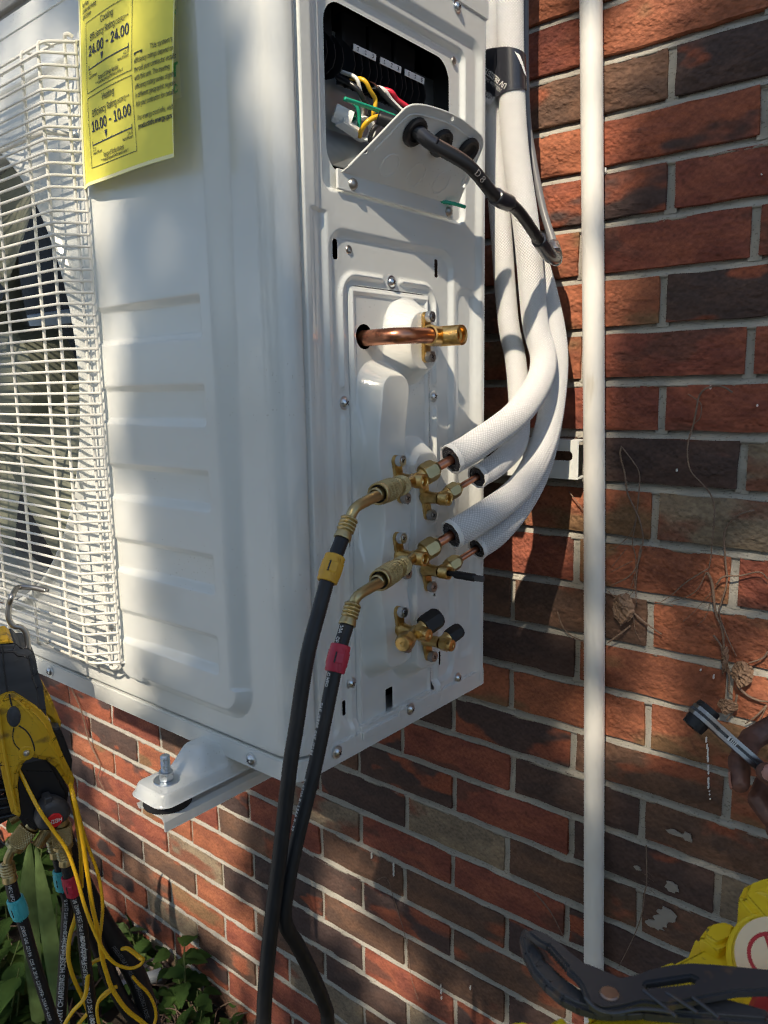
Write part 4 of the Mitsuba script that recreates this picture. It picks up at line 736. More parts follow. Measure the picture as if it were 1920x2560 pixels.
part(BT, 'tongue_groove', tube(MLs([(-.0010, -.3635), (-.0030, -.3740), (-.0015, -.3830), (.0025, -.3900)], -.0061), .0006, 6), INNER); part(BT, 'tongue_groove', tube(MLs([(.0040, -.3625), (.0100, -.3690), (.0145, -.3780), (.0172, -.3900), (.0170, -.3960)], -.0061), .0008, 6), INNER); part(BT, 'tongue_groove', tube(MLs([(-.0025, -.3245), (-.0010, -.3385)], -.0062), .0009, 6), INNER)
part(BT, 'snap', lathe([(0, .0026), (.0045, .0022), (.0050, .0010), (.0068, .0013), (.0084, .0008), (.0086, -.001)], ML(.0089, -.3960, -.0058), MN, 30), YELLOWR, 40); part(BT, 'stud', lathe([(0, .0040), (.0025, .0036), (.0036, .0020), (.0038, .001)], ML(.0089, -.3955, -.0068), MN, 24), STEEL, 40)
for i in range(3): m = rbox(-.0016, .0016, -.0032, .0032, -.002, .0012, .0004); m.apply_transform(frame_at(ML(.0100 + i * .0038, -.3395 - i * .0045, -.0052), MN, (.4, .2, 1))); part(BT, 'notch', m, YELLOWR)
part(MF, 'boot_wing', soft(fy([(.0325, -.3320), (.0360, -.3345), (.0400, -.3461), (.0445, -.3586), (.0525, -.3897), (.0510, -.3970), (.0453, -.3965), (.0400, -.3812), (.0340, -.3745)], .040, .055, .003), .004, 5), YELLOWR, 50)
part(MF, 'battery_door', soft(fy([(.0330, -.372), (.0400, -.3818), (.0474, -.3835), (.0510, -.3942), (.0580, -.4257), (.0560, -.440), (.0400, -.41)], .012, .034, .002), .004, 4), BLACKP, 50)
vb = [(.000, -.395), (.0296, -.4070), (.0400, -.4303), (.0471, -.45), (.0514, -.4613), (.0502, -.4683), (.0475, -.4792), (.0465, -.4921), (.0413, -.4934), (.0381, -.5027), (.0315, -.5065), (.0157, -.5014), (.0141, -.5053), (.0026, -.4958), (-.006, -.475), (-.006, -.42)]
part(MF, 'valve_block', soft(fy(vb, .009, .060, .004), .005, 4), BLACKP, 40)
disp = part(MF, 'display_housing', soft(fy([(-.060, -.425), (-.0150, -.4347), (-.0120, -.4500), (-.0020, -.4816), (-.0234, -.4880), (-.060, -.497)], .020, .10, .004), .006, 3), BLACKP, 30)
for i in range(4): part(disp, 'fin', tube([ML(-.0700, -.437 - i * .0125, .018), ML(-.0145 + i * .0028, -.4440 - i * .0110, .018)], .0022, 8), BLACKP)
part(MF, 'side_plate', fy([(-.0040, -.425), (.0030, -.440), (.0100, -.4590), (.0030, -.4690), (-.0030, -.4740), (-.0060, -.450)], .012, .030, .001), GREYP, 30)
kd = unit(MN + ME * .12 - V(0, 0, .10)); ko = ML(.0292, -.4765, .006)
tri3 = lambda a, h, r: r * (1 + .07 * np.cos(a * 3 + .9) * (r > .012))
KN = part(MF, 'knob', lathe([(0, -.004), (.0175, -.004), (.0190, 0), (.0188, .010), (.0150, .0150), (.0120, .0165), (0, .0165)], ko, kd, 48, tri3), GREYP, 40)
m = rbox(-.0042, .0042, -.0055, .0065, 0, .0150, .001); m.apply_transform(frame_at(ko + V(0, 0, .0175) - ME * .004, kd, (0, 0, 1))); part(KN, 'lug', m, GREYP)
bo = ko + kd * .0168 - V(0, 0, .0040)
part(KN, 'red_button', lathe([(0, .0012), (.0082, .0012), (.0088, .0006), (.0088, -.001)], bo, kd, 32), mat('button_red', (.62, .018, .022), .4), 40)
t = words('HIGH', .0048, .0003, True, .0140); t.apply_translation([-.0070, -.0024, 0]); t.apply_transform(frame_at(bo + kd * .0014, kd, (0, 0, 1))); part(KN, 'print', t, LETTER)
FM = unit(MN * .9 + V(0, -.15, .05))
dN = unit(ML(-.0127, -.5200, .02) - ML(.0036, -.5020, .02)); NCK = ML(.0060, -.4990, .02)
part(MF, 'hose_fitting', lathe([(.008, -.012), (.0105, -.010), (.0105, -.002), (.0085, 0)], NCK, dN, 24), BRASSD, 40); part(MF, 'spare_fitting', threads(ML(.000, -.4830, .03), unit(-ME - V(0, 0, .35) + MN * .1), .0070, .014), BRASSD, 40)
part(MF, 'spare_fitting', threads(ML(.0235, -.5060, .012), unit(-ME * .75 - V(0, 0, .65) + MN * .45), .0066, .0175), BRASSD, 40)
KA, KB = ML(.0300, -.5080, .046), ML(.0405, -.5060, .02)
part(MF, 'hose_fitting', cyl(KB, (0, 0, 1), .0085, .025), BRASSD, 40); part(MF, 'hose_fitting', cyl(KA, (0, 0, 1), .0085, .025), BRASSD, 40)
def mhose(label, C, bs, bm, txts, kn, elbow=None, r=.0068):
    k = thing('charging_hose', label, 'hose', 'hoses hanging from the gauge manifold'); C = spline(C, 14); part(k, 'hose', tube(C, r, 20, raw=True), HOSE, True)
    d = unit(C[2] - C[0]); part(k, 'ferrule', ferrule(C[0] - d * .0225, d, .0078, .0240), BRASSD, 40)
    if bs: band(k, C, bs, .0265, r, bm, 'Fieldpiece')
    for s, t, ph, fl, b, h in txts: part(k, 'print', text_on_tube(t, C, r, h, s, FM, ph, fl, b), LETTER)
    o, dd, L = kn; part(k, 'knurled_ring', knurl(o, dd, .0108, L, 60), BRASSD, 60); part(k, 'rim', lathe([(.0104, L), (.0114, L + .0005), (.0114, L + .0045), (.0100, L + .0050), (.0070, L + .003)], o, dd, 32), BRASSD, 40)
    part(k, 'elbow', tube(elbow or [o + dd * (L - .002), o + dd * (L + .006), C[0] - d * .021], .0050, 16), BRASSD, True)
    return k
mhose('black hose with cyan band at the far left, on a bent brass elbow', MLs([(-.0187, -.5560), (-.0166, -.5760), (-.0135, -.5960), (-.0095, -.6146), (-.0021, -.6684), (.0131, -.7607), (.0213, -.8166), (.028, -.87)], .02), .0250, CYANB,
      [(.003, 'HFC HFO', .1, False, False, .0036), (.058, 'J2888 SAE J2196', .1, False, False, .0036), (.105, 'CSI-K 20 R-1234YF', .15, False, False, .0036), (.155, 'R-134A R-410A', .15, False, False, .0036), (.200, 'CFC HCFC HFC HFO', .15, False, False, .0038)],
      (NCK, dN, .022), [NCK + dN * .022, NCK + dN * .030, ML(-.0170, -.5260, .02), ML(-.0190, -.5310, .02), ML(-.0192, -.5370, .02)])
mhose('black hose with cyan band hanging behind the red banded one', MLs([(.0352, -.5570), (.0368, -.5699), (.0382, -.587), (.0392, -.6020), (.0425, -.6225), (.0387, -.6525), (.0255, -.755), (.0221, -.7884), (.0198, -.8186), (.018, -.87)], .045), .0200, CYANB,
      [(.058, '4000 PSI (275 B', .2, True, False, .0038), (.100, 'Fieldpiece', .25, True, True, .0056), (.134, '1/4" PREMIUM REFRIGERANT CHARGING HOSE', .2, True, True, .0058)], (KA, V(0, 0, -1), .020), r=.0066)
mhose('black hose with dark red band hanging from the manifold', MLs([(.0424, -.5560), (.0440, -.5720), (.047, -.5911), (.0521, -.6177), (.0541, -.6392), (.0549, -.7028), (.0584, -.7819), (.0616, -.8145), (.064, -.86)], .02), .0170, REDB,
      [(.047, '800 PSI (55 BAR) M', .2, True, False, .0044), (.098, 'Fieldpiece', .2, True, True, .0058), (.133, '4000 PSI (275 BAR) BURST', .2, True, False, .0050), (.212, 'Fieldpiece', .2, True, True, .0058)], (KB, V(0, 0, -1), .024))
k = thing('charging_hose', 'thick black hose slanting down right behind the yellow cords', 'hose', 'hoses hanging from the gauge manifold')
C = spline(MLs([(.040, -.53), (.0550, -.580), (.0640, -.6133), (.0759, -.6569), (.0919, -.7031), (.1090, -.7418), (.1257, -.7953), (.1360, -.8567), (.140, -.90)], .07), 14)
part(k, 'hose', tube(C, [.008, .009, .010, .0115, .0130, .0135, .0135, .013, .013], 22, raw=True), HOSE, True)
for s, t in ((.19, 'PREMIUM REFRIGERANT'), (.262, 'CHARGING HOSE')): part(k, 'print', text_on_tube(t, C, .0134, .0050, s, FM, .1, False, False), mat('faint_print', (.16, .16, .165), .6) if 'faint_print' not in scene else 'faint_print')
k = thing('charging_hose', 'second thick black hose half hidden behind the yellow cords', 'hose', 'hoses hanging from the gauge manifold')
part(k, 'hose', tube(MLs([(.045, -.53), (.0590, -.600), (.0626, -.6335), (.0675, -.6701), (.0777, -.7139), (.0881, -.7587), (.101, -.801), (.1185, -.8415), (.127, -.88)], .06), .0095, 20, 12), HOSE, True)
for lab, q in (('yellow cord from inside the boot crossing the red banded hose and ending in a loop', MLs([(-.0040, -.4080), (-.0016, -.4143)], .012) + MLs([(.0146, -.4585), (.0281, -.4907), (.0407, -.5196), (.0482, -.5531), (.0551, -.5969), (.063, -.6319), (.073, -.6644), (.084, -.6845), (.0995, -.6973), (.1110, -.6985), (.1167, -.6935), (.1129, -.6884)], -.014) + [ML(.1040, -.6890, .01), ML(.098, -.6930, .02)]),
    ('yellow cord hanging from the right tip of the boot, nearest the hoses', [ML(.0535, -.4540, .012)] + MLs([(.0537, -.4624), (.0584, -.5024), (.0618, -.5626), (.0641, -.6036), (.0684, -.6419), (.0699, -.6714), (.0736, -.6959), (.0791, -.7214), (.0933, -.7556), (.1122, -.7837), (.126, -.806)], -.008)),
    ('second yellow cord from the tip of the boot, slack and partly hidden', [ML(.0555, -.4540, .02)] + MLs([(.0562, -.4774), (.0593, -.5183), (.0605, -.551), (.0590, -.5831), (.058, -.60)], .03)),
    ('yellow cord hanging nearest the brick wall and curling back', [ML(.0550, -.4540, .025)] + MLs([(.0595, -.4892), (.068, -.5425), (.0763, -.5784), (.0799, -.6048), (.0806, -.6346), (.0769, -.6609), (.073, -.68)], .03)),
    ('yellow cord bowing left between the black hoses', MLs([(.0510, -.632), (.0481, -.6423), (.0425, -.657), (.0385, -.6745), (.037, -.6951), (.0413, -.7227), (.0499, -.7547), (.0545, -.775), (.058, -.80)], .035)),
    ('yellow cord rising from the lower frame edge in a shallow arc', MLs([(.0080, -.760), (.020, -.737), (.0314, -.7217), (.0463, -.7078)], -.02) + MLs([(.0600, -.7620 + .053), (.0744, -.7040), (.084, -.7050)], .03)),
    ('yellow cord looping in front of the thick hose at the lower frame edge', MLs([(.066, -.81), (.0614, -.7677), (.0607, -.7462), (.0656, -.7335), (.0788, -.7265), (.086, -.727)], 0)),
    ('thin yellow cord crossing low beside the looping one', MLs([(.033, -.782), (.0407, -.7736), (.0621, -.7555), (.0814, -.7445)], .02)),
    ('yellow cord arching over the end of the thick black hose', MLs([(.110, -.7450), (.1171, -.7586), (.1278, -.7769), (.1345, -.7981), (.1355, -.8146), (.1328, -.8247), (.125, -.845)], .03))):
    part(thing('yellow_cord', lab, 'cord', 'yellow cords of the manifold'), 'cord', tube(q, .0023, 12, 10, flat=(1.2, .85)), CORD, True)
# ------------------------------------------------------------------ step ladder top with the pliers lying on it
LD = thing('step_ladder', 'yellow plastic step ladder top with a round warning symbol below the hand', 'step ladder')
capP = [(-.2130, -.6230), (-.2060, -.6150), (-.1990, -.6060), (-.1905, -.6040), (-.1860, -.5980), (-.184, -.589), (-.1718, -.5917), (-.1640, -.5700), (-.1471, -.5192), (-.1483, -.5129), (-.1351, -.4796), (-.1366, -.4699), (-.1300, -.455), (-.1221, -.4397), (-.1191, -.4309), (-.1127, -.4147), (-.100, -.390), (.02, -.43), (.06, -.56), (-.02, -.72), (-.15, -.72)]
cp = slab(Polygon(capP).buffer(-.004).buffer(.004), .055, V(0, 0, -.4175), (1, 0, 0), (0, 1, 0), .004)
LT = part(LD, 'top_cap', soft(cp, .006, 9), LADY, 50)
def bumpbox(pts, z0, z1, c=.005): return soft(slab(Polygon(pts).buffer(-.002).buffer(.002), z1 - z0, V(0, 0, z0), (1, 0, 0), (0, 1, 0), c), .0035, 22)
part(LT, 'tool_holder', bumpbox([(-.1370, -.4860), (-.1360, -.4690), (-.1290, -.4600), (-.1205, -.4600), (-.1180, -.4760), (-.1245, -.4900)], -.368, -.3535, .003), LADY, 50)
hb_ = slab(Polygon([(-.1220, -.4560), (-.1225, -.4400), (-.1170, -.4290), (-.1030, -.4100), (-.080, -.405), (-.070, -.45), (-.100, -.478)]).buffer(-.003).buffer(.003), .034, V(0, 0, -.368), (1, 0, 0), (0, 1, 0), .004)
part(LT, 'corner_block', soft(hb_, .0035, 24), LADY, 50)
part(LT, 'scoop', lathe([(0, -.003), (.005, -.002), (.0085, .0006), (.0100, .0010), (.0104, 0)], (-.1085, -.4560, -.3385), (-.35, -.55, .75), 28), LADY)
part(LT, 'edge_rib', soft(slab(Polygon([(-.1690, -.5830), (-.1475, -.5190), (-.1445, -.5130), (-.1420, -.5150), (-.1450, -.5230), (-.1650, -.5850)]), .010, V(0, 0, -.368), (1, 0, 0), (0, 1, 0), .002), .005, 4), LADY, 50)
wn = unit(V(.10, -.62, .78)); wc = V(-.0895, -.4880, -.3470)
part(LT, 'label_boss', soft(slab(Point(0, 0).buffer(.030, 24), .012, wc - wn * .0125, (1, 0, 0), np.cross(wn, (1, 0, 0)), .004), .005, 8), LADY, 50)
wl = part(LT, 'warning_label', lathe([(0, .0006), (.0245, .0006), (.0248, 0)], wc, wn, 48), mat('label_cream', (.80, .60, .36), .5), 40)
wx = unit(np.cross(wn, (.6, .3, .2)))
part(wl, 'prohibition_ring', cat(lathe([(.0120, .0006), (.0120, .0012), (.0143, .0012), (.0143, .0006)], wc - V(.0035, 0, 0), wn, 40), slab(Polygon([(-.0125, -.0010), (.0125, -.0010), (.0125, .0010), (-.0125, .0010)]), .0006, wc - V(.0035, 0, 0) + wn * .0007, wx, np.cross(wn, wx))), mat('sign_red', (.45, .02, .02), .5), 40)
part(LD, 'red_hinge', soft(rbox(-.0985, -.02, -.560, -.5020, -.425, -.3585, .004), .006, 3), LADR, 50)
for a, b in (((-.14, -.47, -.40), (-.22, -.16, GZ)), ((.00, -.47, -.40), (.07, -.16, GZ)), ((-.14, -.66, -.40), (-.24, -1.02, GZ)), ((.01, -.66, -.40), (.10, -1.02, GZ))):
    a, b = V(*a), V(*b); d = unit(b - a); ex = unit(np.cross(d, (1, 0, 0))); part(LD, 'rail', slab(sbox(-.03, -.012, .03, .012), np.linalg.norm(b - a), a, ex, np.cross(d, ex), .002), LADY, 30)
for i, z in enumerate((-.70, -1.02)): f = (z + .40) / (GZ + .40); part(LD, 'step', rbox(-.14 - .10 * f, .01 + .09 * f, -.66 - .36 * f - .04, -.66 - .36 * f + .04, z - .012, z + .012, .003), LADY)
PL = thing('pliers', 'blackened adjustable pliers with a round rivet lying on the yellow ladder top', 'pliers')
def teeth(p, q, n, w):
    p, q = V(*p), V(*q); d = unit(q - p); nn = V(-d[1], d[0]); o = []
    for i in range(n): o += [p + (q - p) * i / n, p + (q - p) * (i + .5) / n + nn * w]
    return [tuple(x) for x in o + [q]]
TE_ = teeth((-.1835, -.5812), (-.2025, -.5712), 9, -.0016)
TF_ = teeth((-.1818, -.5790), (-.2018, -.5714), 9, .0012)
J1 = [(-.2264, -.5535), (-.2266, -.5596), (-.2236, -.5659), (-.2154, -.5761), (-.2046, -.5852), (-.1918, -.5917), (-.1794, -.5953), (-.1694, -.5949), (-.1606, -.5924), (-.153, -.5878), (-.146, -.5815), (-.1391, -.5752), (-.1277, -.5683), (-.1164, -.5615), (-.1017, -.5521), (-.0828, -.5398), (-.0652, -.53), (-.0669, -.5214), (-.0852, -.53), (-.0933, -.5319), (-.1088, -.5367), (-.1155, -.5357), (-.1321, -.5425), (-.1481, -.552), (-.1598, -.558), (-.1694, -.5689), (-.1726, -.5800), (-.1758, -.5810)] + TF_ + [ (-.2100, -.5652), (-.2166, -.5586)]
J2 = [(-.2183, -.5672), (-.215, -.5626), (-.2071, -.5612), (-.1955, -.5641), (-.1886, -.5668), (-.1774, -.5702), (-.1717, -.5691), (-.1637, -.5686), (-.1559, -.5682), (-.1502, -.5604), (-.1445, -.55), (-.1373, -.5404), (-.1287, -.5315), (-.1178, -.5242), (-.1036, -.5158), (-.0911, -.5084), (-.0721, -.4991), (-.0687, -.5162), (-.0869, -.5258), (-.0996, -.5369), (-.1094, -.5486), (-.1126, -.5527), (-.1207, -.5637), (-.127, -.5717), (-.1385, -.5778), (-.1473, -.5908), (-.1538, -.5975), (-.1615, -.5977), (-.1673, -.5916), (-.1715, -.587), (-.1786, -.5829), (-.182, -.5823)] + TE_ + [(-.203, -.571), (-.2083, -.5706)]
slot = Polygon(teeth((-.1211, -.5449), (-.1425, -.5664), 14, .0016) + [(-.1423, -.5631), (-.1243, -.542), (-.1211, -.5418)]).buffer(0)
dxy = V(-.0045, .0035)                                     # the lower half seen at its own depth
part(PL, 'lower_jaw', soft(slab(Polygon(J1).buffer(0).buffer(-.0005).buffer(.0005).difference(slot.buffer(.002).union(__import__('shapely').affinity.translate(slot.buffer(.002), -.0026, .0075)).convex_hull), .0085, V(0, 0, -.3565), (1, 0, 0), (0, 1, 0), .0022), .003, 3), BLACKST, 40)
up = Polygon(J2).buffer(0).difference(slot)
up = max(getattr(up, 'geoms', [up]), key=lambda g: g.area)
part(PL, 'upper_jaw', slab(up, .0060, V(0, 0, -.3460), (1, 0, 0), (0, 1, 0), .0014), BLACKST, 30)
part(PL, 'rivet', lathe([(0, .0014), (.0046, .0013), (.0054, .0006), (.0056, -.002)], (-.1552, -.5853, -.3398), (0, 0, 1), 32), mat('rivet', (.34, .24, .19), .35, .9), 40)
for a, b in (((-.1415, -.5703), (-.1246, -.5757)), ((-.1307, -.564), (-.1124, -.5674)), ((-.118, -.5585), (-.1023, -.5637))): part(PL, 'handle_ridge', tube([(*a, -.3398), (*b, -.3402)], .0011, 8), BLACKST)
part(PL, 'bevel', tube([(-.1649, -.5957, -.3400), (-.156, -.5992, -.3402), (-.1479, -.596, -.3402), (-.1378, -.5844, -.3402), (-.1252, -.5768, -.3402), (-.1205, -.5775, -.3402)], .0012, 8), BLACKST)
part(PL, 'handle_end', slab(Polygon([(-.0721, -.4991), (.03, -.460), (.03, -.476), (-.0687, -.5162)]).buffer(.001), .0095, V(0, 0, -.3494), (1, 0, 0), (0, 1, 0), .002), BLACKST, 30)
# ------------------------------------------------------------------ the hand with the ratchet wrench
RW = thing('ratchet_wrench', 'small black and chrome ratchet wrench held in dark fingers at the right edge', 'ratchet wrench')
ra, rb_ = V(-.2050, -.2740, -.2955), V(-.0950, -.2335, -.3935); rd = unit(rb_ - ra); rn = unit(np.cross(rd, (.62, -.74, .16))); rn = rn if rn[2] > 0 else -rn; rw = np.cross(rn, rd)
bar = Polygon([(-.0125, 0), (-.010, .0085), (-.003, .0128), (.006, .0125), (.016, .0085), (.034, .0066), (.15, .0064), (.15, -.0064), (.034, -.0066), (.016, -.0085), (.006, -.0125), (-.003, -.0128), (-.010, -.0085)])
part(RW, 'bar', cat(slab(bar, .0034, ra - rn * .0047, rd, rw, .0006), slab(bar, .0034, ra + rn * .0013, rd, rw, .0006)), mat('chrome_dark', (.30, .31, .33), .25, 1.0), 30)
part(RW, 'core', slab(bar.buffer(-.0016), .0030, ra - rn * .0016, rd, rw), BLACKST, 30)
part(RW, 'gear', lathe([(.009, -.0014), (.0118, -.0014), (.0118, .0014), (.009, .0014)], ra, rn, 72, lambda a, h, r: r * (1 + .035 * np.sign(np.sin(a * 24)))), BLACKST, False)
part(RW, 'socket', lathe([(.0045, .0046), (.0108, .0046), (.0112, .0055), (.0106, .0100), (.0060, .0102), (.0045, .0102)], ra, rn, 36), BLACKP, 40); part(RW, 'socket', lathe([(.0045, -.0046), (.0102, -.0046), (.0106, -.0055), (.0098, -.0140), (.0060, -.0144), (.0045, -.0144)], ra, rn, 36), BLACKP, 40)
for i in range(5): part(RW, 'size_mark', slab(sbox(-.0009 if i == 0 else -.0004, -.0020, .0009 if i == 0 else .0004, .0020), .0003, ra + rd * (.0270 + i * .0017 + (.001 if i else 0)) - rw * .0066 if False else ra + rd * (.0270 + i * .0017 + (.001 if i else 0)) + rw * (.0071 if rw @ V(.6, -.76, .1) > 0 else -.0071), rd, rn), LETTER, False)
PE = thing('person', 'dark skinned hand reaching in from the right edge, gripping the ratchet wrench', 'person')
PALM = V(-.115, -.185, -.365)
def fing(j, r): return [((j[i], r[i]), (j[i + 1], r[i + 1])) for i in range(len(j) - 1)]
IX = [V(-.1180, -.1680, -.3180), V(-.1500, -.1800, -.3130), V(-.1775, -.2135, -.3325), V(-.1785, -.2480, -.3420), V(-.1735, -.2610, -.3555)]
MD = [V(-.1130, -.1720, -.3400), V(-.1380, -.1900, -.3480), V(-.1580, -.2280, -.3640), V(-.1600, -.2480, -.3730), V(-.1490, -.2540, -.3830)]
RG = [V(-.1080, -.1760, -.3640), V(-.1280, -.1950, -.3760), V(-.1470, -.2260, -.3920), V(-.1450, -.2440, -.3990), V(-.1330, -.2490, -.4060)]
LT_ = [V(-.1040, -.1800, -.3860), V(-.1220, -.1960, -.4000), V(-.1330, -.2210, -.4120), V(-.1310, -.2370, -.4165), V(-.1220, -.2420, -.4192)]
TH = [V(-.0820, -.1900, -.3850), V(-.1000, -.2280, -.3740), V(-.1230, -.2580, -.3500), V(-.1400, -.2700, -.3380), V(-.1490, -.2725, -.3335)]
bones = fing(IX, [.0112, .0110, .0106, .0097, .0086]) + fing(MD, [.0112, .0110, .0106, .0096, .0085]) + fing(RG, [.0108, .0103, .0098, .0090, .0080]) + fing(LT_, [.0090, .0082, .0078, .0070, .0062]) + fing(TH, [.0150, .0132, .0118, .0112, .0094])
W_ = V(-.030, -.150, -.385)
for a in (IX[0], MD[0], RG[0], LT_[0]): bones.append(((a, .0112), (W_ + (a - MD[0]) * .35, .017)))
bones += [((IX[0], .010), (MD[0], .010)), ((MD[0], .010), (RG[0], .010)), ((RG[0], .0095), (LT_[0], .0095)), ((TH[0], .0140), (W_, .018)), ((TH[0], .0125), (MD[0], .009)), ((W_, .021), (V(.10, -.16, -.42), .034))]
hm = blobby(bones, .0032, 7)
hm.vertices += hm.vertex_normals * ((meshkit.fbm(hm.vertices * 160, 3) - .5) * .0012)[:, None]
part(PE, 'hand', hm, SKIN, True)
for tip, pre, r, out in ((IX[-1], IX[-2], .0085, V(-.85, -.05, .05)), (TH[-1], TH[-2], .0092, V(.25, -.75, .55))):
    d = unit(tip - pre); o = unit(out - d * (out @ d)); b = np.cross(d, o)
    U, W = np.meshgrid(arr(-1, 1, 11), arr(-.9, 1, 11), indexing='ij'); wdt = .80 * r * np.where(W > .3, np.sqrt(np.maximum(1 - ((W - .3) / .75) ** 2, .05)), 1)
    P = (tip - d * r * .15)[None, None] + d * (W * r * .85)[..., None] + b * (U * wdt)[..., None] + o * (r * (1.10 - .42 * (U * .8) ** 2 - .12 * np.maximum(W, 0) ** 2))[..., None]
    i = (np.arange(10)[:, None] * 11 + np.arange(10)[None]).ravel(); part(PE, 'nail', trimesh.Trimesh(P.reshape(-1, 3), np.vstack([np.stack([i, i + 11, i + 12], -1), np.stack([i, i + 12, i + 1], -1)]), process=False), NAIL, True)
part(PE, 'sleeve', tube([(.085, -.158, -.415), (.15, -.17, -.44), (.30, -.22, -.50), (.42, -.26, -.44)], [.042, .047, .055, .062], 24, 8), mat('sleeve_cloth', (.05, .055, .07), .9), True)
# ------------------------------------------------------------------ dry creeper on the wall
def creeper(label, stems, leaves=()):
    k = thing('dried_creeper', label, 'dried creeper', 'dead creeper strands on the wall')
    r_ = np.random.default_rng(len(label))
    for q, r in stems:
        P = np.array([(x, -.0075 - .006 * r_.random(), z) for x, z in q]); part(k, 'stem', tube(P, [r, r * .9, r * .6], 7, 6), TWIG, True)
    for c, a, b, s in leaves:                                # a crumpled dead leaf
        U, W = np.meshgrid(arr(-1, 1, 26), arr(-1, 1, 26), indexing='ij'); q = np.stack([U * 2.1, W * 2.1, 0 * U + s], -1)
        R = np.sqrt(np.maximum(1 - W ** 2, 0)) * .9 + .05; X = U * R * a; Zz = W * b
        Y = -.012 - .016 * (meshkit.fbm(q * 1.3, 4, s) - .35) - .010 * np.cos(U * 1.4) + .004 * np.abs(np.sin(W * 9 + U * 5))
        X = X + .30 * a * (meshkit.fbm(q, 4, s + 3) - .5); Zz = Zz + .35 * b * (meshkit.fbm(q, 4, s + 7) - .5)
        P = np.stack([c[0] + X, Y, c[1] + Zz], -1).reshape(-1, 3); i = (np.arange(25)[:, None] * 26 + np.arange(25)[None]).ravel(); part(k, 'leaf', trimesh.Trimesh(P, np.vstack([np.stack([i, i + 26, i + 27], -1), np.stack([i, i + 27, i + 1], -1)]), process=False), DEADL, True)
creeper('thin dead creeper strand curling at the top right and hanging down', [([(-.2677, -.011), (-.2769, -.0052), (-.2882, -.0033), (-.2995, -.0072), (-.306, -.0166), (-.3067, -.0267), (-.3115, -.0494), (-.3155, -.0676), (-.3158, -.0871), (-.3102, -.1039), (-.2977, -.1178), (-.2878, -.1293), (-.2824, -.1447), (-.281, -.1628), (-.2827, -.1876), (-.283, -.2062), (-.2852, -.2215)], .0011), ([(-.3191, -.0124), (-.307, -.0202), (-.3032, -.0255), (-.3037, -.0398), (-.3115, -.05)], .0006)])
creeper('tangled dead creeper with a curled brown leaf close to the conduit', [([(-.3977, -.0771), (-.3993, -.0894), (-.3945, -.1111), (-.3883, -.1367), (-.3784, -.1567), (-.3699, -.1728), (-.367, -.1972), (-.3705, -.2108), (-.3737, -.2509), (-.3714, -.2774)], .0012), ([(-.3977, -.0778), (-.3818, -.0976), (-.3747, -.1126), (-.3737, -.1408), (-.3772, -.1709), (-.3787, -.1854), (-.3808, -.2014), (-.3755, -.2193), (-.3748, -.2378)], .0009), ([(-.3772, -.1696), (-.3838, -.1899), (-.4008, -.2078), (-.4110, -.2140)], .0006), ([(-.3686, -.2079), (-.3719, -.2268), (-.3819, -.2441), (-.406, -.2605)], .0010), ([(-.3786, -.2237), (-.4100, -.2440)], .0005), ([(-.3872, -.2075), (-.4101, -.2414)], .0004), ([(-.374, -.240), (-.381, -.262), (-.392, -.274)], .0004), ([(-.375, -.238), (-.3765, -.262), (-.386, -.277)], .0004),
    ([(-.3735, -.2919), (-.3626, -.2994), (-.3518, -.3068), (-.3385, -.3143)], .0013), ([(-.3796, -.3107), (-.3942, -.3258), (-.4078, -.3383)], .0014), ([(-.4128, -.2684), (-.4028, -.2751), (-.3875, -.278)], .0008), ([(-.376, -.296), (-.373, -.315), (-.366, -.328)], .0004)], [((-.3880, -.2880), .0155, .0200, 4)])
creeper('bushy dead creeper with crumpled brown leaves above the ratchet wrench', [([(-.2857, -.2215), (-.3101, -.2415), (-.3279, -.261), (-.3389, -.2707)], .0009), ([(-.2867, -.2254), (-.2964, -.2483), (-.3105, -.2608), (-.3276, -.2694)], .0007), ([(-.2856, -.2253), (-.2802, -.2395), (-.2749, -.2739), (-.2658, -.2931), (-.263, -.3141), (-.2604, -.3314), (-.2524, -.3501)], .0017), ([(-.2375, -.1456), (-.2525, -.1517), (-.2654, -.1649), (-.2697, -.18), (-.2665, -.2103), (-.2635, -.2345), (-.2685, -.2615), (-.2704, -.27), (-.2658, -.2919)], .0012), ([(-.2754, -.2401), (-.2667, -.2282), (-.2487, -.225), (-.228, -.2172), (-.218, -.2242)], .0011),
    ([(-.2747, -.3025), (-.2659, -.3147), (-.2627, -.3319), (-.2547, -.3506), (-.2538, -.3684), (-.25, -.3739)], .0014), ([(-.2438, -.3596), (-.233, -.3696), (-.2205, -.3728), (-.2097, -.3701)], .0017), ([(-.2444, -.3712), (-.2479, -.3927), (-.2542, -.4061)], .0014), ([(-.2114, -.3768), (-.2216, -.3921), (-.2334, -.4055)], .0012), ([(-.2131, -.31), (-.219, -.3199), (-.233, -.328)], .0012), ([(-.2662, -.2844), (-.257, -.3053), (-.248, -.3237)], .0009), ([(-.281, -.250), (-.300, -.278), (-.312, -.292)], .0004), ([(-.279, -.252), (-.285, -.280), (-.295, -.295)], .0004), ([(-.2114, -.3768), (-.218, -.397), (-.228, -.412)], .0006)], [((-.2390, -.3420), .0125, .0155, 11), ((-.2530, -.3860), .0125, .0085, 19), ((-.2590, -.330), .004, .016, 23)])
creeper('thin hairy strand hanging down the lower wall right of the conduit', [([(-.3457, -.6057), (-.3437, -.6581), (-.3471, -.6789), (-.3487, -.7098), (-.3586, -.7481), (-.3771, -.8024)], .0009)] + [([(-.345 + .001 * i, -.640 - .005 * i), (-.345 + .014 * math.sin(i * 2.4), -.640 - .005 * i + .004 * math.cos(i * 3.7))], .00025) for i in range(9)])
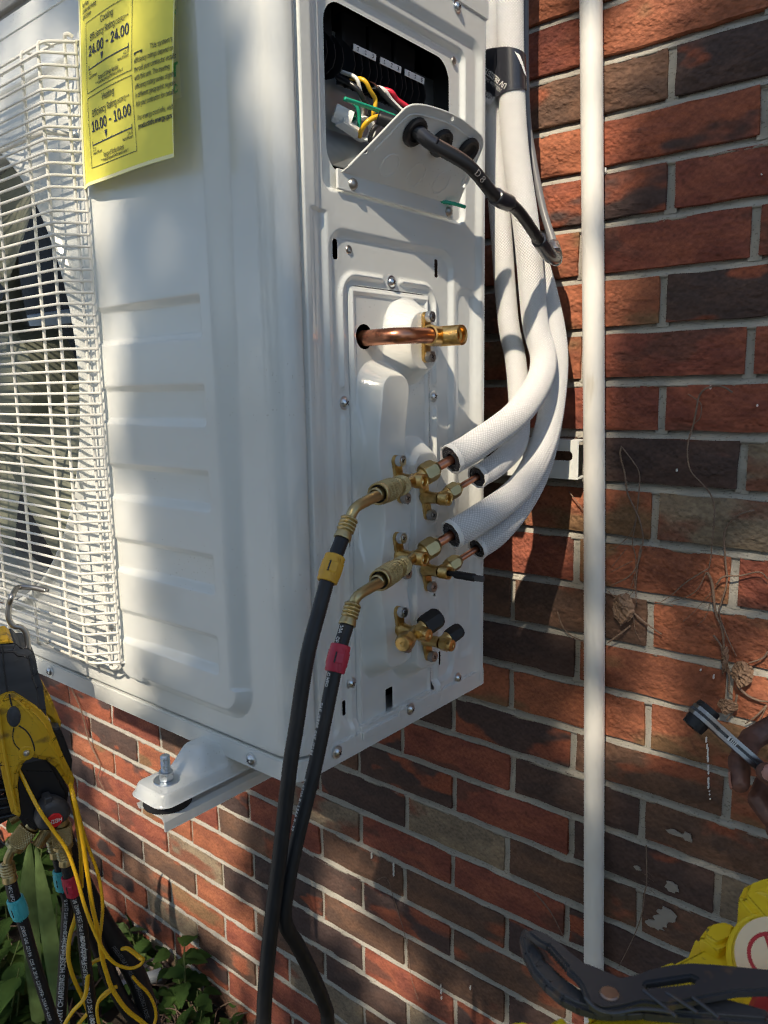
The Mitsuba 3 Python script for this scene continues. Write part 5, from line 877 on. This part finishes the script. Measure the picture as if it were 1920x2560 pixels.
creeper('short dead twig curving against the wall left of the conduit', [([(-.4833, -.31), (-.4758, -.3307), (-.4617, -.3412), (-.4412, -.3427)], .0011), ([(-.4687, -.1401), (-.4481, -.1644)], .0008)])
creeper('fine straight dead strand above the plier jaws', [([(-.5148, -.7427), (-.4861, -.7704), (-.463, -.801)], .0010)])
creeper('hair thin dead strand on the shaded wall below the unit', [([(-.8185, -.8558), (-.7972, -.8453), (-.784, -.8854), (-.761, -.943), (-.7483, -1.0113), (-.7319, -1.0477)], .0007)])
creeper('dead strand on the brickwork between the manifold and the bracket', [([(-1.8791, -.7329), (-1.8124, -.8001), (-1.786, -.8764), (-1.7422, -.93), (-1.7469, -.9645), (-1.7257, -.9952)], .0018)])
# ------------------------------------------------------------------ plants and litter at the foot of the wall
rp_ = np.random.default_rng(5)
def leafmesh(o, d, up, L, W, lobes=0, fold=.18, droop=.25):
    """A leaf of length L from o along d; lobes > 0 gives a toothed, lobed outline."""
    n = 9; t = arr(0, 1, n); w = np.sin(PI * np.clip(t * .97 + .02, 0, 1) ** .75) ** .9
    if lobes: w = w * (.72 + .28 * np.abs(np.cos(t * PI * lobes)))
    d = unit(d); s = unit(np.cross(d, up)); u = np.cross(s, d); P = []
    for e in (-1, 0, 1): P.append(o + np.outer(t * L, d) + np.outer(e * w * W / 2, s) + np.outer(abs(e) * fold * w * W - droop * L * t ** 2, u))
    P = np.array(P); i = (np.arange(2)[:, None] * n + np.arange(n - 1)[None]).ravel()
    return trimesh.Trimesh(P.reshape(-1, 3), np.vstack([np.stack([i, i + n, i + n + 1], -1), np.stack([i, i + n + 1, i + 1], -1)]), process=False)
def leaves(P, size, r_, flat=0.0):
    t = leafmesh(V(0, 0, 0), V(1, 0, 0), (0, 0, 1), 1, .62, 0); vv, ff = t.vertices, t.faces; n = len(P)
    d = r_.normal(size=(n, 3)); d[:, 2] *= 1 - flat; d /= np.linalg.norm(d, axis=1)[:, None]; u = r_.normal(size=(n, 3)) + V(0, 0, flat * 6); s = np.cross(d, u); s /= np.linalg.norm(s, axis=1)[:, None]; w = np.cross(s, d)
    k = size * (.7 + .6 * r_.random(n)); v = P[:, None] + k[:, None, None] * (vv[None, :, :1] * d[:, None] - vv[None, :, 1:2] * s[:, None] + vv[None, :, 2:] * w[:, None])
    return trimesh.Trimesh(v.reshape(-1, 3), (ff[None] + (np.arange(n) * len(vv))[:, None, None]).reshape(-1, 3), process=False)
def plant(label, base, h, n, L, W, spread, cols=(0, 1, 2), lobes=3, group='leafy weeds at the foot of the wall', cat_='plant'):
    k = thing('leafy_plant', label, cat_, group); base = V(*base); ns = max(3, n // 5); tips = []
    for i in range(ns):
        a = rp_.random() * 2 * PI; q = base + V(math.cos(a) * spread * rp_.random(), math.sin(a) * spread * .6 * rp_.random(), h * (.55 + .5 * rp_.random())); m = (base + q) / 2 + V(*(rp_.random(3) - .5)) * spread * .4
        C = spline([base + V(rp_.random() - .5, rp_.random() - .5, 0) * .03, m, q], 6); part(k, 'stem', tube(C, [.003, .0012], 6, raw=True), LEAFS[0] if False else 'stem_green', True); tips.append(C)
    for i in range(n):
        C = tips[i % ns]; o = C[int((.35 + .65 * rp_.random()) * (len(C) - 1))]; a = rp_.random() * 2 * PI
        d = V(math.cos(a), math.sin(a), .25 * rp_.random() - .15); s = .7 + .6 * rp_.random()
        part(k, 'leaf', leafmesh(o, d, (.2 * rp_.random() - .1, -.25, 1), L * s, W * s, lobes, .10 + .1 * rp_.random(), .15 + .3 * rp_.random()), LEAFS[int(rp_.choice(cols))], True)
mat('stem_green', (.09, .12, .04), .6)
for lab, b, h, n, L, W, sp, cols in (('tall leafy weed at the left frame edge behind the cyan banded hose', (-1.70, -.40, GZ), .42, 30, .085, .055, .16, (0, 1, 2)), ('leafy weed just right of the tall one, below the manifold', (-1.56, -.36, GZ), .30, 24, .08, .05, .14, (0, 1)),
    ('dark weed behind the two long blade leaves', (-1.85, -.16, GZ), .42, 24, .09, .06, .18, (0, 0, 1)), ('low weed at the very bottom left corner', (-1.50, -.46, GZ), .22, 24, .08, .05, .15, (0, 1, 2)), ('weed between the black hoses near the lower frame edge', (-1.42, -.30, GZ), .16, 20, .075, .05, .13, (1, 2)),
    ('broad leafed weed at the far left behind the others', (-2.05, -.22, GZ), .40, 24, .10, .07, .18, (1, 2)), ('weed in the shade behind the thick hose', (-1.66, -.16, GZ), .24, 20, .08, .05, .15, (0, 1)), ('grey green creeper leaves at the wall right of the thick hose', (-1.365, -.055, GZ), .17, 16, .062, .045, .055, (0, 1)), ('low creeper sprawling over the litter below the wall', (-1.27, -.075, GZ), .08, 14, .06, .042, .09, (0, 0, 1)),
    ('small bright weed against the lowest bricks', (-1.60, -.03, GZ), .14, 10, .065, .03, .05, (1, 2))): plant(lab, b, h, n, L, W, sp, cols)
k = thing('blade_plant', 'plant with two long pale blade leaves rising behind the manifold hoses', 'plant')
for a, m, b, w in (((-1.31, -.36, -1.18), (-1.36, -.35, -.98), (-1.372, -.352, -.835), .034), ((-1.44, -.35, -1.25), (-1.43, -.35, -.98), (-1.40, -.35, -.835), .036), ((-1.50, -.42, -1.30), (-1.56, -.44, -1.15), (-1.66, -.48, -1.12), .024)):
    C = spline([a, m, b], 12); t = np.linspace(0, 1, len(C)); ww = w / 2 * np.sin(PI * (.25 + .745 * t)) ** .8; s = V(.75, .62, 0)
    P = np.stack([C - s * ww[:, None], C + V(.003, -.006, 0), C + s * ww[:, None]]); n = len(C); i = (np.arange(2)[:, None] * n + np.arange(n - 1)[None]).ravel()
    part(k, 'blade', trimesh.Trimesh(P.reshape(-1, 3), np.vstack([np.stack([i, i + n, i + n + 1], -1), np.stack([i, i + n + 1, i + 1], -1)]), process=False), leafm('blade_leaf', (.09, .14, .055), .5) if 'blade_leaf' not in scene else 'blade_leaf', True)
for lab, a, b, r in (('short grey pipe lying by the wall, right of the thick hose', (-1.53, -.150, -1.365), (-1.4618, -.049, -1.352), .014), ('longer grey pipe lying among the weeds', (-1.70, -.235, -1.37), (-1.58, -.165, -1.365), .016)):
    part(thing('grey_pipe', lab, 'pipe'), 'tube', tube([a, b], r, 18, 4), mat('grey_pvc', (.24, .27, .30), .45) if 'grey_pvc' not in scene else 'grey_pvc', 40)
for i, (x, y, s, lb_) in enumerate(((-1.60, -.075, .055, 'large pale stone lying right behind the thick black hose'), (-1.52, -.03, .042, 'pale stone touching the lowest bricks by the short grey pipe'), (-1.68, -.05, .05, 'pale stone among the weeds left of the large one'), (-1.46, -.10, .035, 'small pale stone in front of the short grey pipe'), (-1.395, -.13, .03, 'smallest pale stone under the grey green creeper leaves'), (-1.77, -.10, .06, 'leftmost pale stone hidden deep in the weeds'))):
    m = trimesh.creation.icosphere(2, s); m.vertices *= V(1, .8, .55); m.vertices += m.vertex_normals * ((meshkit.fbm(m.vertices * 26 + i * 7, 3) - .5) * s * .55)[:, None]; m.apply_translation((x, y, GZ + s * .35))
    part(thing('stone', lb_, 'stone', 'stones at the foot of the wall'), 'body', m, mat('stone_pale', speck((.36, .30, .265), .25, 40), .9) if 'stone_pale' not in scene else 'stone_pale', 60)
tw = []
for i in range(150):
    x = -2.3 + 1.2 * rp_.random(); y = -.55 * rp_.random() ** 1.2 - .02; a = rp_.random() * PI; L = .04 + .12 * rp_.random(); d = V(math.cos(a), math.sin(a) * .7, .25 * (rp_.random() - .3))
    tw.append(tube([V(x, y, GZ + .02 + .03 * rp_.random()), V(x, y, GZ + .035) + d * L * .5 + V(0, 0, .02 * rp_.random()), V(x, y, GZ + .03) + d * L], .0012 + .0012 * rp_.random(), 5, 3))
for i in range(70):
    x, y = -1.30 + .16 * (rp_.random() - .5), -.10 + .1 * (rp_.random() - .5); a = rp_.random() * 2 * PI; d = V(math.cos(a), math.sin(a) * .6, .5 * rp_.random())
    tw.append(tube([V(x, y, GZ + .01), V(x, y, GZ + .03) + d * .05, V(x, y, GZ + .02) + d * .10 + V(0, 0, -.02)], .0013, 5, 3))
solo('twig_litter', cat(tw), TWIG, 'dry twigs and stalks scattered over the soil', 'litter', True, kind='stuff')
P_ = np.stack([-2.5 + 1.5 * rp_.random(1100), -.75 * rp_.random(1100), GZ + .02 + .05 * rp_.random(1100)], -1)
solo('ground_cover', leaves(P_, .042, rp_, .6), LEAFS[0], 'small green leaves covering the soil under the weeds', 'ground cover', True, kind='stuff')
# ------------------------------------------------------------------ the garden behind the camera: trees whose shade dapples the wall
E1 = unit(np.cross((0, 0, 1), SUN)); E2 = np.cross(SUN, E1)
LIT = [((-.50, 0, .28), .085), ((-.485, 0, .06), .05), ((-.52, -.1, .32), .07), ((-.79, -.53, -.22), .075), ((-.84, -.53, -.05), .05), ((-1.42, 0, -.95), .17), ((-1.66, 0, -.88), .15), ((-.93, 0, -.95), .05), ((-.51, -.30, .33), .11), ((-.51, -.24, .08), .09),
       ((-.46, -.27, .22), .09), ((-.47, -.14, -.02), .05), ((-.62, -.6, -.55), .05), ((-1.25, 0, -1.2), .05), ((-.44, -.3, .05), .06)]
HALF = [((-.70, -.51, .32), .085, .22), ((-.84, -.53, .20), .07, .15), ((-.27, 0, -.36), .12, .20), ((-.25, 0, -.20), .08, .45), ((-1.55, -.3, -1.2), .20, .30), ((-.72, -.66, -.33), .06, .4), ((-.16, -.27, -.34), .06, .45), ((-.14, -.50, -.34), .08, .40), ((-.70, 0, -1.05), .10, .35)]
DARK = [((-1.05, 0, -.90), .13), ((-.95, 0, -1.12), .17), ((-2.1, 0, -1.0), .2), ((-1.32, 0, -1.28), .07), ((-.30, 0, -.06), .12), ((-.26, 0, .20), .17), ((-.25, 0, -.72), .20), ((-.48, -.35, -.20), .12), ((-.62, 0, -.78), .17), ((-.45, -.52, -.35), .10)]
pq = lambda P: np.array([np.dot(P, E1), np.dot(P, E2)])
LQ = [(pq(V(*p)), r) for p, r in LIT]; DQ = [(pq(V(*p)), r) for p, r in DARK]
def tree(label, base, centre, rx, rz, n, size, leaf, seed, shade=False):
    r_ = np.random.default_rng(seed); k = thing('garden_tree', label, 'tree', None if shade else 'trees behind the camera'); base, centre = V(*base), V(*centre)
    lb = []; cl = []; hub = V(1.75, 0, -.2) if shade else V(0, 0, -rz * .3); part(k, 'trunk', tube([base, base * .5 + (centre + hub) * .5 + V(.12, 0, -.3), centre + hub, centre + hub + V(-.1, 0, rz * .8)], [.17, .12, .07, .02], 14, 8), BARK, True)
    for i in range(34):
        v = r_.normal(size=3); v = unit(v) * r_.random() ** .4; c = centre + v * V(rx, rx, rz); cl.append((c, (.25 + .35 * r_.random()) * rx * .42))
        L_ = spline([centre + hub + V(0, 0, -.2 + .02 * i), (centre + hub + c) / 2 + V(0, 0, -.1), c], 8)
        if i % 3 == 0 and not (shade and any(np.hypot(*(pq(x) - z)) < r + .09 for x in L_ for z, r in LQ + [(V(-.75, .05), .2)])): lb.append(tube(L_, [.045, .02, .006], 7, raw=True))
    part(k, 'limbs', cat(lb), BARK, True)
    ms = []
    if shade:                                              # where the sun comes through is where its leaves thin out
        A = centre + (r_.random((n, 3)) * 2 - 1) * V(1.5, .5, 1.5); q = np.stack([A @ E1, A @ E2], -1); w = np.full(n, .22)
        w[(q[:, 0] > -.835) & (q[:, 0] < -.625) & (q[:, 1] > -.47) & (q[:, 1] < .23)] = 1.0
        for p, r, x in HALF: w[np.hypot(*(q - pq(V(*p))).T) < r] = x
        for c, r in DQ: w[np.hypot(*(q - c).T) < r] = 1.0
        for c, r in LQ: w[np.hypot(*(q - c).T) < r + .03] = 0.0
        ms = A[r_.random(n) < w]
    else:
        for i in range(n): c, r = cl[r_.integers(len(cl))]; ms.append(c + unit(r_.normal(size=3)) * r * r_.random() ** .5)
    part(k, 'crown', leaves(np.array(ms), size, r_), leaf, True)
C0 = V(-.55, -.3, -.15) + SUN * 5.2
tree('leafy tree behind the camera that dapples the wall with shade', (C0[0] + 1.2, C0[1] - .4, GZ), C0, 1.5, 1.4, 36000, .062, LEAFS[1], 3, True)
tree('round tree far behind the camera to the left', (-6.5, -12, GZ), (-6.5, -12, 2.2), 2.6, 2.4, 5000, .20, LEAFS[1], 8)
tree('dark tree far behind the camera to the right', (5.5, -11, GZ), (5.5, -11, 2.4), 2.8, 2.6, 5000, .20, LEAFS[0], 9)
tree('pale tree standing furthest from the wall', (-1.0, -17, GZ), (-1.0, -17, 1.8), 3.0, 2.2, 5000, .24, LEAFS[2], 10)
HG = thing('garden_hedge', 'clipped green hedge right behind the camera', 'hedge')
rh = np.random.default_rng(4); P_ = np.stack([-.5 + 3.2 * rh.random(6000), -2.75 + .28 * (rh.random(6000) - .5) - .25 * (rh.random(6000) < .2), GZ + .05 + 1.5 * rh.random(6000)], -1)
part(HG, 'foliage', leaves(P_, .085, rh), LEAFS[0], True)
for x in arr(-.3, 2.5, 7): part(HG, 'stem', tube([(x, -2.75, GZ), (x + .05, -2.76, GZ + .6), (x - .03, -2.74, GZ + 1.3)], [.02, .014, .006], 8, 5), BARK, True)
